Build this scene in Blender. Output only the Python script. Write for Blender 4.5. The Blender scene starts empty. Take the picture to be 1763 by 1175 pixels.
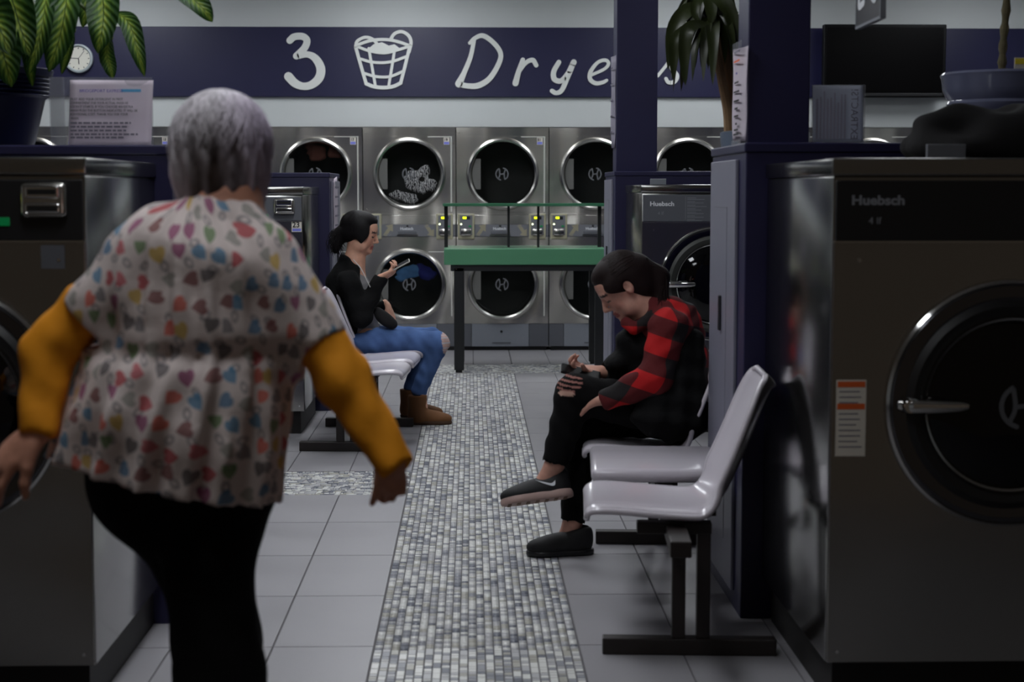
import bpy, bmesh, math, random
import numpy as np
from mathutils import Vector, Matrix

random.seed(7)
rng = np.random.default_rng(11)
SC = bpy.context.scene
COL = SC.collection
PI = math.pi

# ------------------------------------------------------------------ camera, world, exposure
F_PX, CAM_H = 2800.0, 1.37            # focal length in pixels of a 1763 x 1175 frame, eye height
TH = math.atan(256.5 / F_PX)          # pitch down
PS = math.atan(69.5 * math.cos(TH) / F_PX)   # yaw to the right of the aisle
cd = bpy.data.cameras.new('camera')
cd.sensor_width = 36.0
cd.sensor_fit = 'HORIZONTAL'
cd.lens = F_PX * 36.0 / 1763.0
cd.clip_start = 0.05
cd.clip_end = 100
cd.dof.use_dof = True
cd.dof.focus_distance = 8.2
cd.dof.aperture_fstop = 4.2
cam = bpy.data.objects.new('camera', cd)
COL.objects.link(cam)
cam.location = (0, 0, CAM_H)
cam.rotation_euler = (PI / 2 - TH, 0, -PS)
SC.camera = cam

world = bpy.data.worlds.new('night')
SC.world = world
world.use_nodes = True
world.node_tree.nodes['Background'].inputs[0].default_value = (1.0, 0.82, 0.66, 1)
world.node_tree.nodes['Background'].inputs[1].default_value = 0.032
SC.view_settings.view_transform = 'Standard'
SC.view_settings.look = 'None'
SC.view_settings.gamma = 1.0
SC.view_settings.use_curve_mapping = False
SC.view_settings.exposure = 0.0
SC.cycles.use_denoising = True
SC.cycles.max_bounces = 8
SC.cycles.caustics_reflective = False
SC.cycles.caustics_refractive = False
# ceiling troffers: (x, y, strength); next to the street window only the middle ones are lit, inferred from bright shoulders
LAMPS = [(-3.1, 12.7, 11.0), (-0.6, 12.7, 12.0), (1.9, 12.7, 11.0), (4.2, 12.7, 7.0),
         (-3.1, 10.2, 7.0), (-0.6, 10.2, 14.0), (1.9, 10.2, 7.0), (4.2, 10.2, 4.0),
         (-3.1, 7.6, 3.0), (-0.6, 7.6, 16.0), (1.9, 7.6, 3.0),
         (-3.1, 5.0, 0.0), (-0.6, 5.0, 14.0), (1.9, 5.0, 0.0), (-0.6, 2.7, 9.0)]
CEIL = 3.3

_fw = np.array((math.sin(PS) * math.cos(TH), math.cos(PS) * math.cos(TH), -math.sin(TH)))
_rt = np.array((math.cos(PS), -math.sin(PS), 0.0))
_up = np.array((math.sin(PS) * math.sin(TH), math.cos(PS) * math.sin(TH), math.cos(TH)))


def at(px, py, Y):
    """the world point at distance Y down the room that the photograph shows at a pixel"""
    d = _fw + (px - 881.5) / F_PX * _rt - (py - 587.5) / F_PX * _up
    p = d * (Y / d[1])
    return np.array((p[0], p[1], p[2] + CAM_H))


# ------------------------------------------------------------------ materials
MATS = {}


def lin(c):
    return tuple(((v / 255.0) / 12.92 if v / 255.0 <= 0.04045 else ((v / 255.0 + 0.055) / 1.055) ** 2.4) for v in c)


def new_mat(name):
    m = bpy.data.materials.new(name)
    m.use_nodes = True
    nt = m.node_tree
    b = nt.nodes['Principled BSDF']
    MATS[name] = m
    return m, nt, b


def node(nt, typ, **kw):
    n = nt.nodes.new(typ)
    ins = kw.pop('ins', {})
    for k, v in kw.items():
        setattr(n, k, v)
    for k, v in ins.items():
        if hasattr(v, 'is_linked') or isinstance(v, bpy.types.NodeSocket):
            nt.links.new(v, n.inputs[k])
        else:
            n.inputs[k].default_value = v
    return n


def mathn(nt, op, a, b=None, c=None, clamp=False):
    n = nt.nodes.new('ShaderNodeMath')
    n.operation = op
    n.use_clamp = clamp
    for i, v in enumerate((a, b, c)):
        if v is None:
            continue
        if isinstance(v, bpy.types.NodeSocket):
            nt.links.new(v, n.inputs[i])
        else:
            n.inputs[i].default_value = v
    return n.outputs[0]


def mix_col(nt, fac, a, b):
    n = nt.nodes.new('ShaderNodeMix')
    n.data_type = 'RGBA'
    for i, v in ((0, fac), (6, a), (7, b)):
        if isinstance(v, bpy.types.NodeSocket):
            nt.links.new(v, n.inputs[i])
        else:
            n.inputs[i].default_value = v if i == 0 else tuple(v) + ((1,) if len(v) == 3 else ())
    return n.outputs[2]


def mat(name, rgb, rough=0.5, metal=0.0, vary=0.08, scale=6.0, bump=0.0, bscale=40.0, bdist=0.002, emit=None, es=0.0,
        trans=0.0, alpha=1.0, coat=0.0, spec=None, stretch=None, rvary=0.0, bdetail=3.0):
    """a plain procedural surface: base colour broken up by noise, optional noise relief"""
    m, nt, b = new_mat(name)
    c = lin(rgb)
    tc = node(nt, 'ShaderNodeTexCoord')
    vec = tc.outputs['Object']
    if stretch:
        mp = node(nt, 'ShaderNodeMapping', ins={0: vec})
        mp.inputs['Scale'].default_value = stretch
        vec = mp.outputs[0]
    nz = node(nt, 'ShaderNodeTexNoise', ins={'Vector': vec, 'Scale': scale, 'Detail': 4.0})
    lo = tuple(v * (1 - vary) for v in c)
    hi = tuple(min(1, v * (1 + vary)) for v in c)
    nt.links.new(mix_col(nt, nz.outputs[0], lo, hi), b.inputs['Base Color'])
    b.inputs['Roughness'].default_value = rough
    if rvary:
        r = node(nt, 'ShaderNodeMapRange', ins={0: nz.outputs[0], 1: 0.3, 2: 0.7, 3: rough - rvary, 4: rough + rvary})
        nt.links.new(r.outputs[0], b.inputs['Roughness'])
    b.inputs['Metallic'].default_value = metal
    if spec is not None:
        b.inputs['Specular IOR Level'].default_value = spec
    if coat:
        b.inputs['Coat Weight'].default_value = coat
        b.inputs['Coat Roughness'].default_value = 0.12
    if trans:
        b.inputs['Transmission Weight'].default_value = trans
    if alpha < 1:
        b.inputs['Alpha'].default_value = alpha
    if emit:
        b.inputs['Emission Color'].default_value = lin(emit) + (1,)
        b.inputs['Emission Strength'].default_value = es
    if bump:
        nb = node(nt, 'ShaderNodeTexNoise', ins={'Vector': vec, 'Scale': bscale, 'Detail': bdetail})
        bp = node(nt, 'ShaderNodeBump', ins={'Height': nb.outputs[0], 'Strength': bump, 'Distance': bdist})
        nt.links.new(bp.outputs[0], b.inputs['Normal'])
    return m


mat('grout', (96, 94, 96), 0.9, vary=0.15, scale=30)
mat('tile', (150, 148, 152), 0.38, vary=0.10, scale=2.5, bump=0.15, bscale=6, bdist=0.002, rvary=0.06)
mat('mosaic_white', (226, 226, 222), 0.35, vary=0.08, scale=60)
mat('mosaic_pale', (184, 184, 186), 0.35, vary=0.08, scale=60)
mat('mosaic_mid', (142, 144, 152), 0.38, vary=0.10, scale=60)
mat('mosaic_dark', (102, 106, 118), 0.40, vary=0.12, scale=60)
mat('mosaic_beige', (176, 174, 164), 0.38, vary=0.08, scale=60)
mat('wall_white', (206, 210, 210), 0.7, vary=0.03, scale=3)
mat('ceiling_white', (200, 200, 196), 0.85, vary=0.05, scale=8)
mat('navy', (33, 31, 66), 0.42, vary=0.12, scale=4, bump=0.08, bscale=60, bdist=0.0008)
mat('navy_band', (30, 30, 66), 0.36, vary=0.15, scale=2.0)
mat('grey_panel', (126, 126, 140), 0.4, vary=0.06, scale=6, bump=0.1, bscale=5, bdist=0.002)
mat('letter_white', (226, 228, 224), 0.6, vary=0.03)
mat('steel', (172, 170, 166), 0.22, 1.0, vary=0.06, scale=3, bump=0.9, bscale=1.6, bdist=0.07, bdetail=0.6)
mat('steel_side', (160, 160, 158), 0.17, 1.0, vary=0.06, scale=3, bump=0.4, bscale=1.6, bdist=0.02, bdetail=0.5)
mat('steel_dryer', (214, 211, 203), 0.27, 1.0, vary=0.06, scale=2, bump=1.0, bscale=1.5, bdist=0.13, stretch=(1.6, 1.6, 0.8), bdetail=0.4)
mat('edge_highlight', (206, 206, 200), 0.4, vary=0.05)  # dryer door edge, with the lamp highlight along it put into the colour
mat('chrome', (225, 224, 222), 0.10, 1.0, vary=0.02)
mat('dark_chrome', (104, 104, 108), 0.12, 1.0, vary=0.05)
mat('satin_chrome', (205, 203, 198), 0.22, 1.0, vary=0.04)
mat('base_dark', (26, 22, 22), 0.6, vary=0.2)
mat('panel_grey', (92, 94, 100), 0.45, vary=0.05)
mat('panel_black', (26, 26, 28), 0.4, vary=0.1)
mat('panel_mid', (112, 114, 120), 0.4, vary=0.05)
mat('panel_light', (132, 136, 144), 0.4, vary=0.05)
mat('plate_beige', (172, 168, 142), 0.42, vary=0.05)
mat('arrow_beige', (150, 144, 122), 0.5, vary=0.05)
mat('drum_dark', (58, 60, 57), 0.5, 0.2, vary=0.2)
mat('drum_black', (10, 10, 10), 0.5, vary=0.2)
mat('hinge_grey', (128, 128, 124), 0.5, vary=0.05)
mat('emblem_grey', (96, 98, 102), 0.5)
mat('ink_white', (216, 218, 222), 0.6)
mat('ink_grey', (128, 130, 136), 0.6)
mat('ink_black', (24, 22, 28), 0.7)
mat('ink_purple', (86, 70, 168), 0.7)
mat('ink_blue', (92, 168, 214), 0.7)
mat('ink_fade', (116, 112, 126), 0.7)
mat('paper', (240, 232, 240), 0.75, vary=0.05, scale=8, bump=0.4, bscale=6, bdist=0.01)
mat('paper_grey', (216, 220, 232), 0.7, vary=0.12, scale=9)
mat('paper_dark', (190, 186, 200), 0.6, vary=0.15, scale=14)
mat('sticker_white', (218, 212, 200), 0.6)
mat('sticker_orange', (220, 96, 40), 0.6)
mat('sticker_blue', (128, 134, 220), 0.6)
mat('sticker_yellow', (236, 214, 60), 0.6)
mat('led_yellow', (200, 214, 30), 0.4, emit=(214, 226, 30), es=2.2)
mat('led_white', (240, 255, 220), 0.4, emit=(240, 255, 190), es=3.0)
mat('green_button', (10, 120, 70), 0.4, emit=(0, 140, 70), es=0.15)
mat('table_green', (88, 146, 110), 0.32, vary=0.05, scale=5)
mat('table_black', (18, 20, 22), 0.45, vary=0.2)
mat('bench_metal', (34, 27, 25), 0.5, vary=0.25, scale=14)
mat('seat_shell', (206, 200, 208), 0.22, vary=0.03, scale=4, coat=0.3)
mat('pot_navy', (24, 30, 66), 0.35, vary=0.15)
mat('pot_glaze', (120, 124, 150), 0.14, vary=0.10, scale=5, coat=0.5)
mat('pot_slate', (92, 104, 122), 0.28, vary=0.10, scale=5, coat=0.3)
mat('soil', (48, 34, 26), 0.95, vary=0.4, scale=40, bump=1, bscale=60, bdist=0.01)
mat('trunk_tan', (150, 120, 88), 0.8, vary=0.25, scale=18, bump=0.8, bscale=30, bdist=0.006)
mat('trunk_rough', (120, 112, 84), 0.85, vary=0.45, scale=40, bump=1, bscale=50, bdist=0.006)
mat('stem_green', (70, 88, 40), 0.5, vary=0.2)
mat('strap_leaf', (42, 50, 22), 0.4, vary=0.45, scale=7)
mat('clock_rim', (176, 186, 190), 0.4)
mat('clock_face', (228, 226, 214), 0.5, vary=0.02)
mat('tv_screen', (6, 5, 6), 0.3, vary=0.1, spec=0.12)
mat('tv_bezel', (10, 10, 12), 0.4, spec=0.2)
mat('board_dark', (34, 34, 40), 0.5)
mat('black_cloth', (15, 13, 15), 0.9, vary=0.3, scale=20, bump=0.4, bscale=30, bdist=0.004)
mat('jacket_black', (12, 12, 13), 0.9, vary=0.2, scale=20, bump=0.8, bscale=18, bdist=0.012, spec=0.2)
mat('black_jeans', (11, 10, 11), 0.9, spec=0.15, vary=0.25, scale=30, bump=0.4, bscale=24, bdist=0.005)
mat('blue_jeans', (68, 98, 158), 0.8, vary=0.28, scale=12, bump=0.5, bscale=22, bdist=0.006)
mat('mustard', (238, 152, 10), 0.85, vary=0.14, scale=9, bump=0.4, bscale=26, bdist=0.005)
mat('tee_grey', (128, 126, 128), 0.85, vary=0.1, scale=20, bump=0.5, bscale=22, bdist=0.005)
mat('boot_tan', (116, 76, 42), 0.8, vary=0.18, scale=14, bump=0.3, bscale=20, bdist=0.003)
mat('boot_sole', (70, 46, 28), 0.8)
mat('shoe_black', (22, 22, 24), 0.7, vary=0.2, scale=40, bump=0.4, bscale=120, bdist=0.001)
mat('shoe_sole', (176, 148, 140), 0.6, vary=0.2, scale=20)
mat('shoe_tread', (112, 84, 66), 0.7, vary=0.2, scale=20)
mat('phone_dark', (26, 22, 26), 0.25)
mat('phone_case', (190, 186, 180), 0.3)
mat('piping_white', (190, 190, 186), 0.6)
mat('laundry_blue', (80, 128, 176), 0.9, vary=0.5, scale=7)
mat('laundry_navy', (30, 36, 110), 0.9, vary=0.3, scale=7)
mat('laundry_red', (92, 52, 42), 0.9, vary=0.3, scale=7)
mat('light_housing', (210, 210, 208), 0.5)
mat('lamp_off', (190, 190, 186), 0.6)


def glass_mat(name, tint, rough=0.03, alpha=0.25):
    m, nt, b = new_mat(name)
    b.inputs['Base Color'].default_value = lin(tint) + (1,)
    b.inputs['Roughness'].default_value = rough
    b.inputs['Alpha'].default_value = alpha
    nz = node(nt, 'ShaderNodeTexNoise', ins={'Scale': 3.0})
    bp = node(nt, 'ShaderNodeBump', ins={'Height': nz.outputs[0], 'Strength': 0.05, 'Distance': 0.01})
    nt.links.new(bp.outputs[0], b.inputs['Normal'])
    return m


def translucent(name, amount):
    """thin sheet that lets some light through"""
    nt = MATS[name].node_tree
    b = nt.nodes['Principled BSDF']
    out = [n for n in nt.nodes if n.type == 'OUTPUT_MATERIAL'][0]
    tr = nt.nodes.new('ShaderNodeBsdfTranslucent')
    for l in list(nt.links):
        if l.to_socket == b.inputs['Base Color']:
            nt.links.new(l.from_socket, tr.inputs[0])
    mx = node(nt, 'ShaderNodeMixShader', ins={0: amount, 1: b.outputs[0], 2: tr.outputs[0]})
    nt.links.new(mx.outputs[0], out.inputs[0])


for n_ in ('paper', 'paper_grey', 'paper_dark'):
    translucent(n_, 0.55)
glass_mat('door_glass', (16, 20, 18), 0.04, 0.22)
glass_mat('washer_glass', (4, 4, 6), 0.05, 0.9)
glass_mat('shelf_glass', (70, 128, 96), 0.08, 0.85)
glass_mat('acrylic', (150, 152, 160), 0.15, 0.28)


def heart_mat():
    m, nt, b = new_mat('scrub_print')
    uv = node(nt, 'ShaderNodeUVMap').outputs[0]

    def layer(size, ox, oy, seed, sx, heart=True):
        mp = node(nt, 'ShaderNodeMapping', ins={0: uv})
        mp.inputs['Scale'].default_value = (1 / size, 1 / size, 1)
        mp.inputs['Location'].default_value = (ox, oy, 0)
        sp = node(nt, 'ShaderNodeSeparateXYZ', ins={0: mp.outputs[0]})
        row = mathn(nt, 'FLOOR', sp.outputs[1])
        sh = mathn(nt, 'MULTIPLY', mathn(nt, 'MODULO', row, 2.0), 0.5)
        u = mathn(nt, 'ADD', sp.outputs[0], sh)
        cx = mathn(nt, 'FLOOR', u)
        lx = mathn(nt, 'SUBTRACT', mathn(nt, 'SUBTRACT', u, cx), 0.5)
        ly = mathn(nt, 'SUBTRACT', mathn(nt, 'SUBTRACT', sp.outputs[1], row), 0.5)
        cb = node(nt, 'ShaderNodeCombineXYZ', ins={0: cx, 1: row, 2: seed})
        wn = node(nt, 'ShaderNodeTexWhiteNoise', ins={0: cb.outputs[0]})
        sc = node(nt, 'ShaderNodeSeparateColor', ins={0: wn.outputs['Color']})
        ang = mathn(nt, 'MULTIPLY', mathn(nt, 'SUBTRACT', sc.outputs[0], 0.5), 3.4)
        ca, sa = mathn(nt, 'COSINE', ang), mathn(nt, 'SINE', ang)
        lx = mathn(nt, 'ADD', lx, mathn(nt, 'MULTIPLY', mathn(nt, 'SUBTRACT', sc.outputs[1], 0.5), 0.42))
        ly = mathn(nt, 'ADD', ly, mathn(nt, 'MULTIPLY', mathn(nt, 'SUBTRACT', sc.outputs[2], 0.5), 0.42))
        rx = mathn(nt, 'MULTIPLY', mathn(nt, 'SUBTRACT', mathn(nt, 'MULTIPLY', lx, ca), mathn(nt, 'MULTIPLY', ly, sa)), sx)
        ry = mathn(nt, 'MULTIPLY', mathn(nt, 'ADD', mathn(nt, 'MULTIPLY', lx, sa), mathn(nt, 'MULTIPLY', ly, ca)), sx)
        if heart:
            yy = mathn(nt, 'SUBTRACT', ry, mathn(nt, 'MULTIPLY', mathn(nt, 'SQRT', mathn(nt, 'ABSOLUTE', rx)), 0.75))
            d = mathn(nt, 'ADD', mathn(nt, 'MULTIPLY', rx, rx), mathn(nt, 'MULTIPLY', yy, yy))
        else:
            d = mathn(nt, 'SQRT', mathn(nt, 'ADD', mathn(nt, 'MULTIPLY', rx, rx), mathn(nt, 'MULTIPLY', ry, mathn(nt, 'MULTIPLY', ry, 2.5))))
        return d, wn.outputs['Value']

    d1, v1 = layer(0.044, 0.0, 0.0, 1.0, 3.1)
    mask1 = mathn(nt, 'LESS_THAN', d1, 1.0)
    ramp = node(nt, 'ShaderNodeValToRGB', ins={0: v1})
    ramp.color_ramp.interpolation = 'CONSTANT'
    cols = [(186, 40, 56), (200, 84, 96), (120, 116, 120), (64, 132, 170), (206, 168, 60), (150, 50, 110), (96, 134, 78), (84, 80, 84),
            (222, 92, 70), (60, 120, 160), (128, 60, 60), (150, 148, 140)]
    els = ramp.color_ramp.elements
    els[0].position = 0.0
    els[0].color = lin(cols[0]) + (1,)
    els[1].position = 1 / len(cols)
    els[1].color = lin(cols[1]) + (1,)
    for i in range(2, len(cols)):
        e = els.new(i / len(cols))
        e.color = lin(cols[i]) + (1,)
    d2, v2 = layer(0.044, 0.5, 0.45, 5.0, 3.4, False)
    ring = mathn(nt, 'LESS_THAN', mathn(nt, 'ABSOLUTE', mathn(nt, 'SUBTRACT', d2, 0.7)), 0.3)
    ring = mathn(nt, 'MULTIPLY', ring, mathn(nt, 'GREATER_THAN', v2, 0.3))
    base = mix_col(nt, mathn(nt, 'MULTIPLY', ring, 0.6), lin((222, 208, 204)), lin((110, 106, 112)))
    nt.links.new(mix_col(nt, mathn(nt, 'MULTIPLY', mask1, 0.8), base, ramp.outputs[0]), b.inputs['Base Color'])
    b.inputs['Roughness'].default_value = 0.85
    tc = node(nt, 'ShaderNodeTexCoord')
    nz = node(nt, 'ShaderNodeTexNoise', ins={'Vector': tc.outputs['Object'], 'Scale': 22.0, 'Detail': 3.0})
    bp = node(nt, 'ShaderNodeBump', ins={'Height': nz.outputs[0], 'Strength': 0.35, 'Distance': 0.008})
    nt.links.new(bp.outputs[0], b.inputs['Normal'])


heart_mat()


def plaid_mat():
    m, nt, b = new_mat('plaid')
    uv = node(nt, 'ShaderNodeUVMap').outputs[0]
    sp = node(nt, 'ShaderNodeSeparateXYZ', ins={0: uv})
    a = mathn(nt, 'GREATER_THAN', mathn(nt, 'SINE', mathn(nt, 'MULTIPLY', sp.outputs[0], 2 * PI / 0.135)), 0.0)
    c = mathn(nt, 'GREATER_THAN', mathn(nt, 'SINE', mathn(nt, 'MULTIPLY', sp.outputs[1], 2 * PI / 0.135)), 0.0)
    s = mathn(nt, 'MULTIPLY', mathn(nt, 'ADD', a, c), 0.5)
    r = node(nt, 'ShaderNodeValToRGB', ins={0: s})
    e = r.color_ramp.elements
    e[0].color = lin((20, 14, 16)) + (1,)
    e[1].color = lin((184, 14, 18)) + (1,)
    e2 = e.new(0.5)
    e2.color = lin((88, 12, 16)) + (1,)
    nt.links.new(r.outputs[0], b.inputs['Base Color'])
    b.inputs['Roughness'].default_value = 0.9
    tc = node(nt, 'ShaderNodeTexCoord')
    nz = node(nt, 'ShaderNodeTexNoise', ins={'Vector': tc.outputs['Object'], 'Scale': 24.0, 'Detail': 3.0})
    bp = node(nt, 'ShaderNodeBump', ins={'Height': nz.outputs[0], 'Strength': 0.45, 'Distance': 0.008})
    nt.links.new(bp.outputs[0], b.inputs['Normal'])


plaid_mat()


def attr_mat(name, rough, bump, bscale, sss=0.0, spec=0.4, aniso=False):
    """surface whose own colour regions (lips, brows, rips, hair tones) are stored on the mesh"""
    m, nt, b = new_mat(name)
    at_ = node(nt, 'ShaderNodeAttribute', attribute_name='Col')
    tc = node(nt, 'ShaderNodeTexCoord')
    nz = node(nt, 'ShaderNodeTexNoise', ins={'Vector': tc.outputs['Object'], 'Scale': bscale, 'Detail': 3.0})
    hs = node(nt, 'ShaderNodeHueSaturation', ins={'Color': at_.outputs['Color']})
    mr = node(nt, 'ShaderNodeMapRange', ins={0: nz.outputs[0], 1: 0.2, 2: 0.8, 3: 0.85, 4: 1.15})
    nt.links.new(mr.outputs[0], hs.inputs['Value'])
    nt.links.new(hs.outputs[0], b.inputs['Base Color'])
    b.inputs['Roughness'].default_value = rough
    b.inputs['Specular IOR Level'].default_value = spec
    if bump:
        bp = node(nt, 'ShaderNodeBump', ins={'Height': nz.outputs[0], 'Strength': bump, 'Distance': 0.004})
        nt.links.new(bp.outputs[0], b.inputs['Normal'])


attr_mat('skin', 0.5, 0.05, 40)
attr_mat('hair', 0.6, 0.15, 60, spec=0.2)
attr_mat('denim_attr', 0.9, 0.5, 20, spec=0.15)


def leaf_mat():
    m, nt, b = new_mat('variegated_leaf')
    uv = node(nt, 'ShaderNodeUVMap').outputs[0]
    sp = node(nt, 'ShaderNodeSeparateXYZ', ins={0: uv})
    nz = node(nt, 'ShaderNodeTexNoise', ins={'Vector': uv, 'Scale': 9.0, 'Detail': 3.0})
    ax = mathn(nt, 'ABSOLUTE', sp.outputs[0])
    vein = mathn(nt, 'SINE', mathn(nt, 'MULTIPLY', mathn(nt, 'SUBTRACT', sp.outputs[1], mathn(nt, 'MULTIPLY', ax, 0.22)), 70.0))
    t = mathn(nt, 'ADD', mathn(nt, 'ADD', ax, mathn(nt, 'MULTIPLY', nz.outputs[0], 0.5)), mathn(nt, 'MULTIPLY', vein, 0.14))
    r = node(nt, 'ShaderNodeValToRGB', ins={0: t})
    e = r.color_ramp.elements
    e[0].position = 0.28
    e[0].color = lin((124, 140, 52)) + (1,)
    e[1].position = 0.92
    e[1].color = lin((26, 54, 18)) + (1,)
    e.new(0.6).color = lin((64, 94, 32)) + (1,)
    mid = mathn(nt, 'LESS_THAN', ax, 0.035)
    nt.links.new(mix_col(nt, mid, r.outputs[0], lin((34, 62, 22))), b.inputs['Base Color'])
    b.inputs['Roughness'].default_value = 0.55
    b.inputs['Specular IOR Level'].default_value = 0.25
    bp = node(nt, 'ShaderNodeBump', ins={'Height': vein, 'Strength': 0.35, 'Distance': 0.004})
    nt.links.new(bp.outputs[0], b.inputs['Normal'])


leaf_mat()
translucent('variegated_leaf', 0.3)


def stripe_cloth():
    m, nt, b = new_mat('laundry_stripe')
    tc = node(nt, 'ShaderNodeTexCoord')
    wv = node(nt, 'ShaderNodeTexWave', ins={'Vector': tc.outputs['Object'], 'Scale': 16.0, 'Distortion': 9.0, 'Detail': 2.0, 'Detail Scale': 2.5})
    w = node(nt, 'ShaderNodeValToRGB', ins={0: wv.outputs['Fac']})
    w.color_ramp.elements[0].position = 0.42
    w.color_ramp.elements[0].color = (0.03, 0.03, 0.035, 1)
    w.color_ramp.elements[1].position = 0.58
    w.color_ramp.elements[1].color = (0.6, 0.6, 0.6, 1)
    nt.links.new(w.outputs[0], b.inputs['Base Color'])
    b.inputs['Roughness'].default_value = 0.9


stripe_cloth()


def lamp_mat(es):
    n = 'lamp_glow_%d' % int(es * 10)
    if n not in MATS:
        mat(n, (250, 250, 245), 0.6, emit=(246, 250, 255), es=es)
    return MATS[n]
# ------------------------------------------------------------------ object helpers
def tag(o, label=None, cat=None, group=None, kind=None):
    if label:
        o['label'] = label
    if cat:
        o['category'] = cat
    if group:
        o['group'] = group
    if kind:
        o['kind'] = kind
    return o


def empty(name, loc=(0, 0, 0), rz=0.0, **kw):
    o = bpy.data.objects.new(name, None)
    o.empty_display_size = 0.1
    COL.objects.link(o)
    o.location = loc
    o.rotation_euler = (0, 0, rz)
    return tag(o, **kw)


def link(name, me, m=None, parent=None, **kw):
    if m is not None and not me.materials:
        me.materials.append(MATS[m] if isinstance(m, str) else m)
    o = bpy.data.objects.new(name, me)
    COL.objects.link(o)
    if parent is not None:
        o.parent = parent
    return tag(o, **kw)


def copy_tree(o, parent=None):
    c = o.copy()
    COL.objects.link(c)
    c.parent = parent
    for ch in list(o.children):
        copy_tree(ch, c)
    return c


def smooth(me):
    me.polygons.foreach_set('use_smooth', np.ones(len(me.polygons), bool))
    return me


class MB:
    """collects shapes of ONE part"""

    def __init__(s):
        s.bm = bmesh.new()

    def box(s, lo, hi, bev=0.0, seg=2):
        r = bmesh.ops.create_cube(s.bm, size=1.0)
        vs = r['verts']
        for v in vs:
            v.co = Vector([lo[i] + (v.co[i] + 0.5) * (hi[i] - lo[i]) for i in range(3)])
        if bev:
            es = list({e for v in vs for e in v.link_edges})
            bmesh.ops.bevel(s.bm, geom=es, offset=bev, segments=seg, profile=0.5, affect='EDGES')
        return s

    def bar(s, a, b, w, h=None, up=(0, 0, 1)):
        h = h or w
        a, b = Vector(a), Vector(b)
        d = (b - a).normalized()
        sd = d.cross(Vector(up))
        if sd.length < 1e-4:
            sd = d.cross(Vector((1, 0, 0)))
        sd.normalize()
        u = sd.cross(d)
        vs = [s.bm.verts.new(p + sd * x * w / 2 + u * y * h / 2) for p in (a, b) for x, y in ((-1, -1), (1, -1), (1, 1), (-1, 1))]
        for f in ((0, 1, 2, 3), (7, 6, 5, 4), (0, 4, 5, 1), (1, 5, 6, 2), (2, 6, 7, 3), (3, 7, 4, 0)):
            s.bm.faces.new([vs[i] for i in f])
        return s

    def lathe(s, prof, origin=(0, 0, 0), axis='Z', n=32, caps=True):
        """prof: list of (radius, height)"""
        o = Vector(origin)
        rings = []
        for r, h in prof:
            ring = []
            for i in range(n):
                a = 2 * PI * i / n
                c, q = r * math.cos(a), r * math.sin(a)
                p = {'Z': (c, q, h), 'Y': (c, h, q), 'X': (h, c, q)}[axis]
                ring.append(s.bm.verts.new(o + Vector(p)))
            rings.append(ring)
        for r0, r1 in zip(rings, rings[1:]):
            for i in range(n):
                s.bm.faces.new((r0[i], r0[(i + 1) % n], r1[(i + 1) % n], r1[i]))
        if caps:
            for ring in (rings[0], rings[-1]):
                try:
                    s.bm.faces.new(ring)
                except ValueError:
                    pass
        return s

    def tube(s, pts, rad, n=8, closed=False):
        pts = [Vector(p) for p in pts]
        rad = rad if hasattr(rad, '__len__') else [rad] * len(pts)
        rings = []
        prev = None
        m = len(pts)
        for i, p in enumerate(pts):
            if closed:
                t = pts[(i + 1) % m] - pts[(i - 1) % m]
            else:
                t = pts[min(i + 1, m - 1)] - pts[max(i - 1, 0)]
            t.normalize()
            if prev is None:
                prev = t.cross(Vector((0.3, 0.2, 1)))
                if prev.length < 1e-3:
                    prev = t.cross(Vector((1, 0, 0)))
            sd = (prev - t * prev.dot(t)).normalized()
            prev = sd
            u = t.cross(sd)
            rings.append([s.bm.verts.new(p + (sd * math.cos(2 * PI * k / n) + u * math.sin(2 * PI * k / n)) * rad[i]) for k in range(n)])
        prs = list(zip(rings, rings[1:])) + ([(rings[-1], rings[0])] if closed else [])
        for r0, r1 in prs:
            for i in range(n):
                s.bm.faces.new((r0[i], r0[(i + 1) % n], r1[(i + 1) % n], r1[i]))
        if not closed:
            s.bm.faces.new(rings[0])
            s.bm.faces.new(rings[-1])
        return s

    def prism(s, pts, f, thick):
        """polygon pts (2D) mapped by f(x, y, depth) to 3D, from depth 0 to thick"""
        a = [s.bm.verts.new(f(x, y, 0.0)) for x, y in pts]
        b = [s.bm.verts.new(f(x, y, thick)) for x, y in pts]
        n = len(pts)
        s.bm.faces.new(a)
        s.bm.faces.new(b[::-1])
        for i in range(n):
            s.bm.faces.new((a[i], a[(i + 1) % n], b[(i + 1) % n], b[i]))
        return s

    def stroke(s, pts, hw, f, thick):
        """brush stroke along 2D pts with half width(s) hw, round ends"""
        P = catmull(pts, 6)
        hw = hw if hasattr(hw, '__len__') else [hw] * len(pts)
        W = np.interp(np.linspace(0, 1, len(P)), np.linspace(0, 1, len(hw)), hw)
        for i in range(len(P)):
            e = 1 + 0.004 * (i % 7)
            if i < len(P) - 1:
                t = P[i + 1] - P[i]
                ln = np.linalg.norm(t)
                if ln > 1e-9:
                    nrm = np.array((-t[1], t[0])) / ln
                    s.prism([P[i] + nrm * W[i], P[i + 1] + nrm * W[i + 1], P[i + 1] - nrm * W[i + 1], P[i] - nrm * W[i]], f, thick * e)
            c, w = P[i], W[i]
            s.prism([(c[0] + w * math.cos(2 * PI * k / 12), c[1] + w * math.sin(2 * PI * k / 12)) for k in range(12)], f, thick * (e + 0.002))
        return s

    def mesh(s, name, sm=False):
        bmesh.ops.recalc_face_normals(s.bm, faces=s.bm.faces)
        me = bpy.data.meshes.new(name)
        s.bm.to_mesh(me)
        s.bm.free()
        if sm:
            smooth(me)
        return me

    def build(s, name, m, parent=None, sm=False, **kw):
        o = link(name, s.mesh(name, False), m, parent, **kw)
        if sm:
            shade_auto(o.data)
        return o


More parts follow.
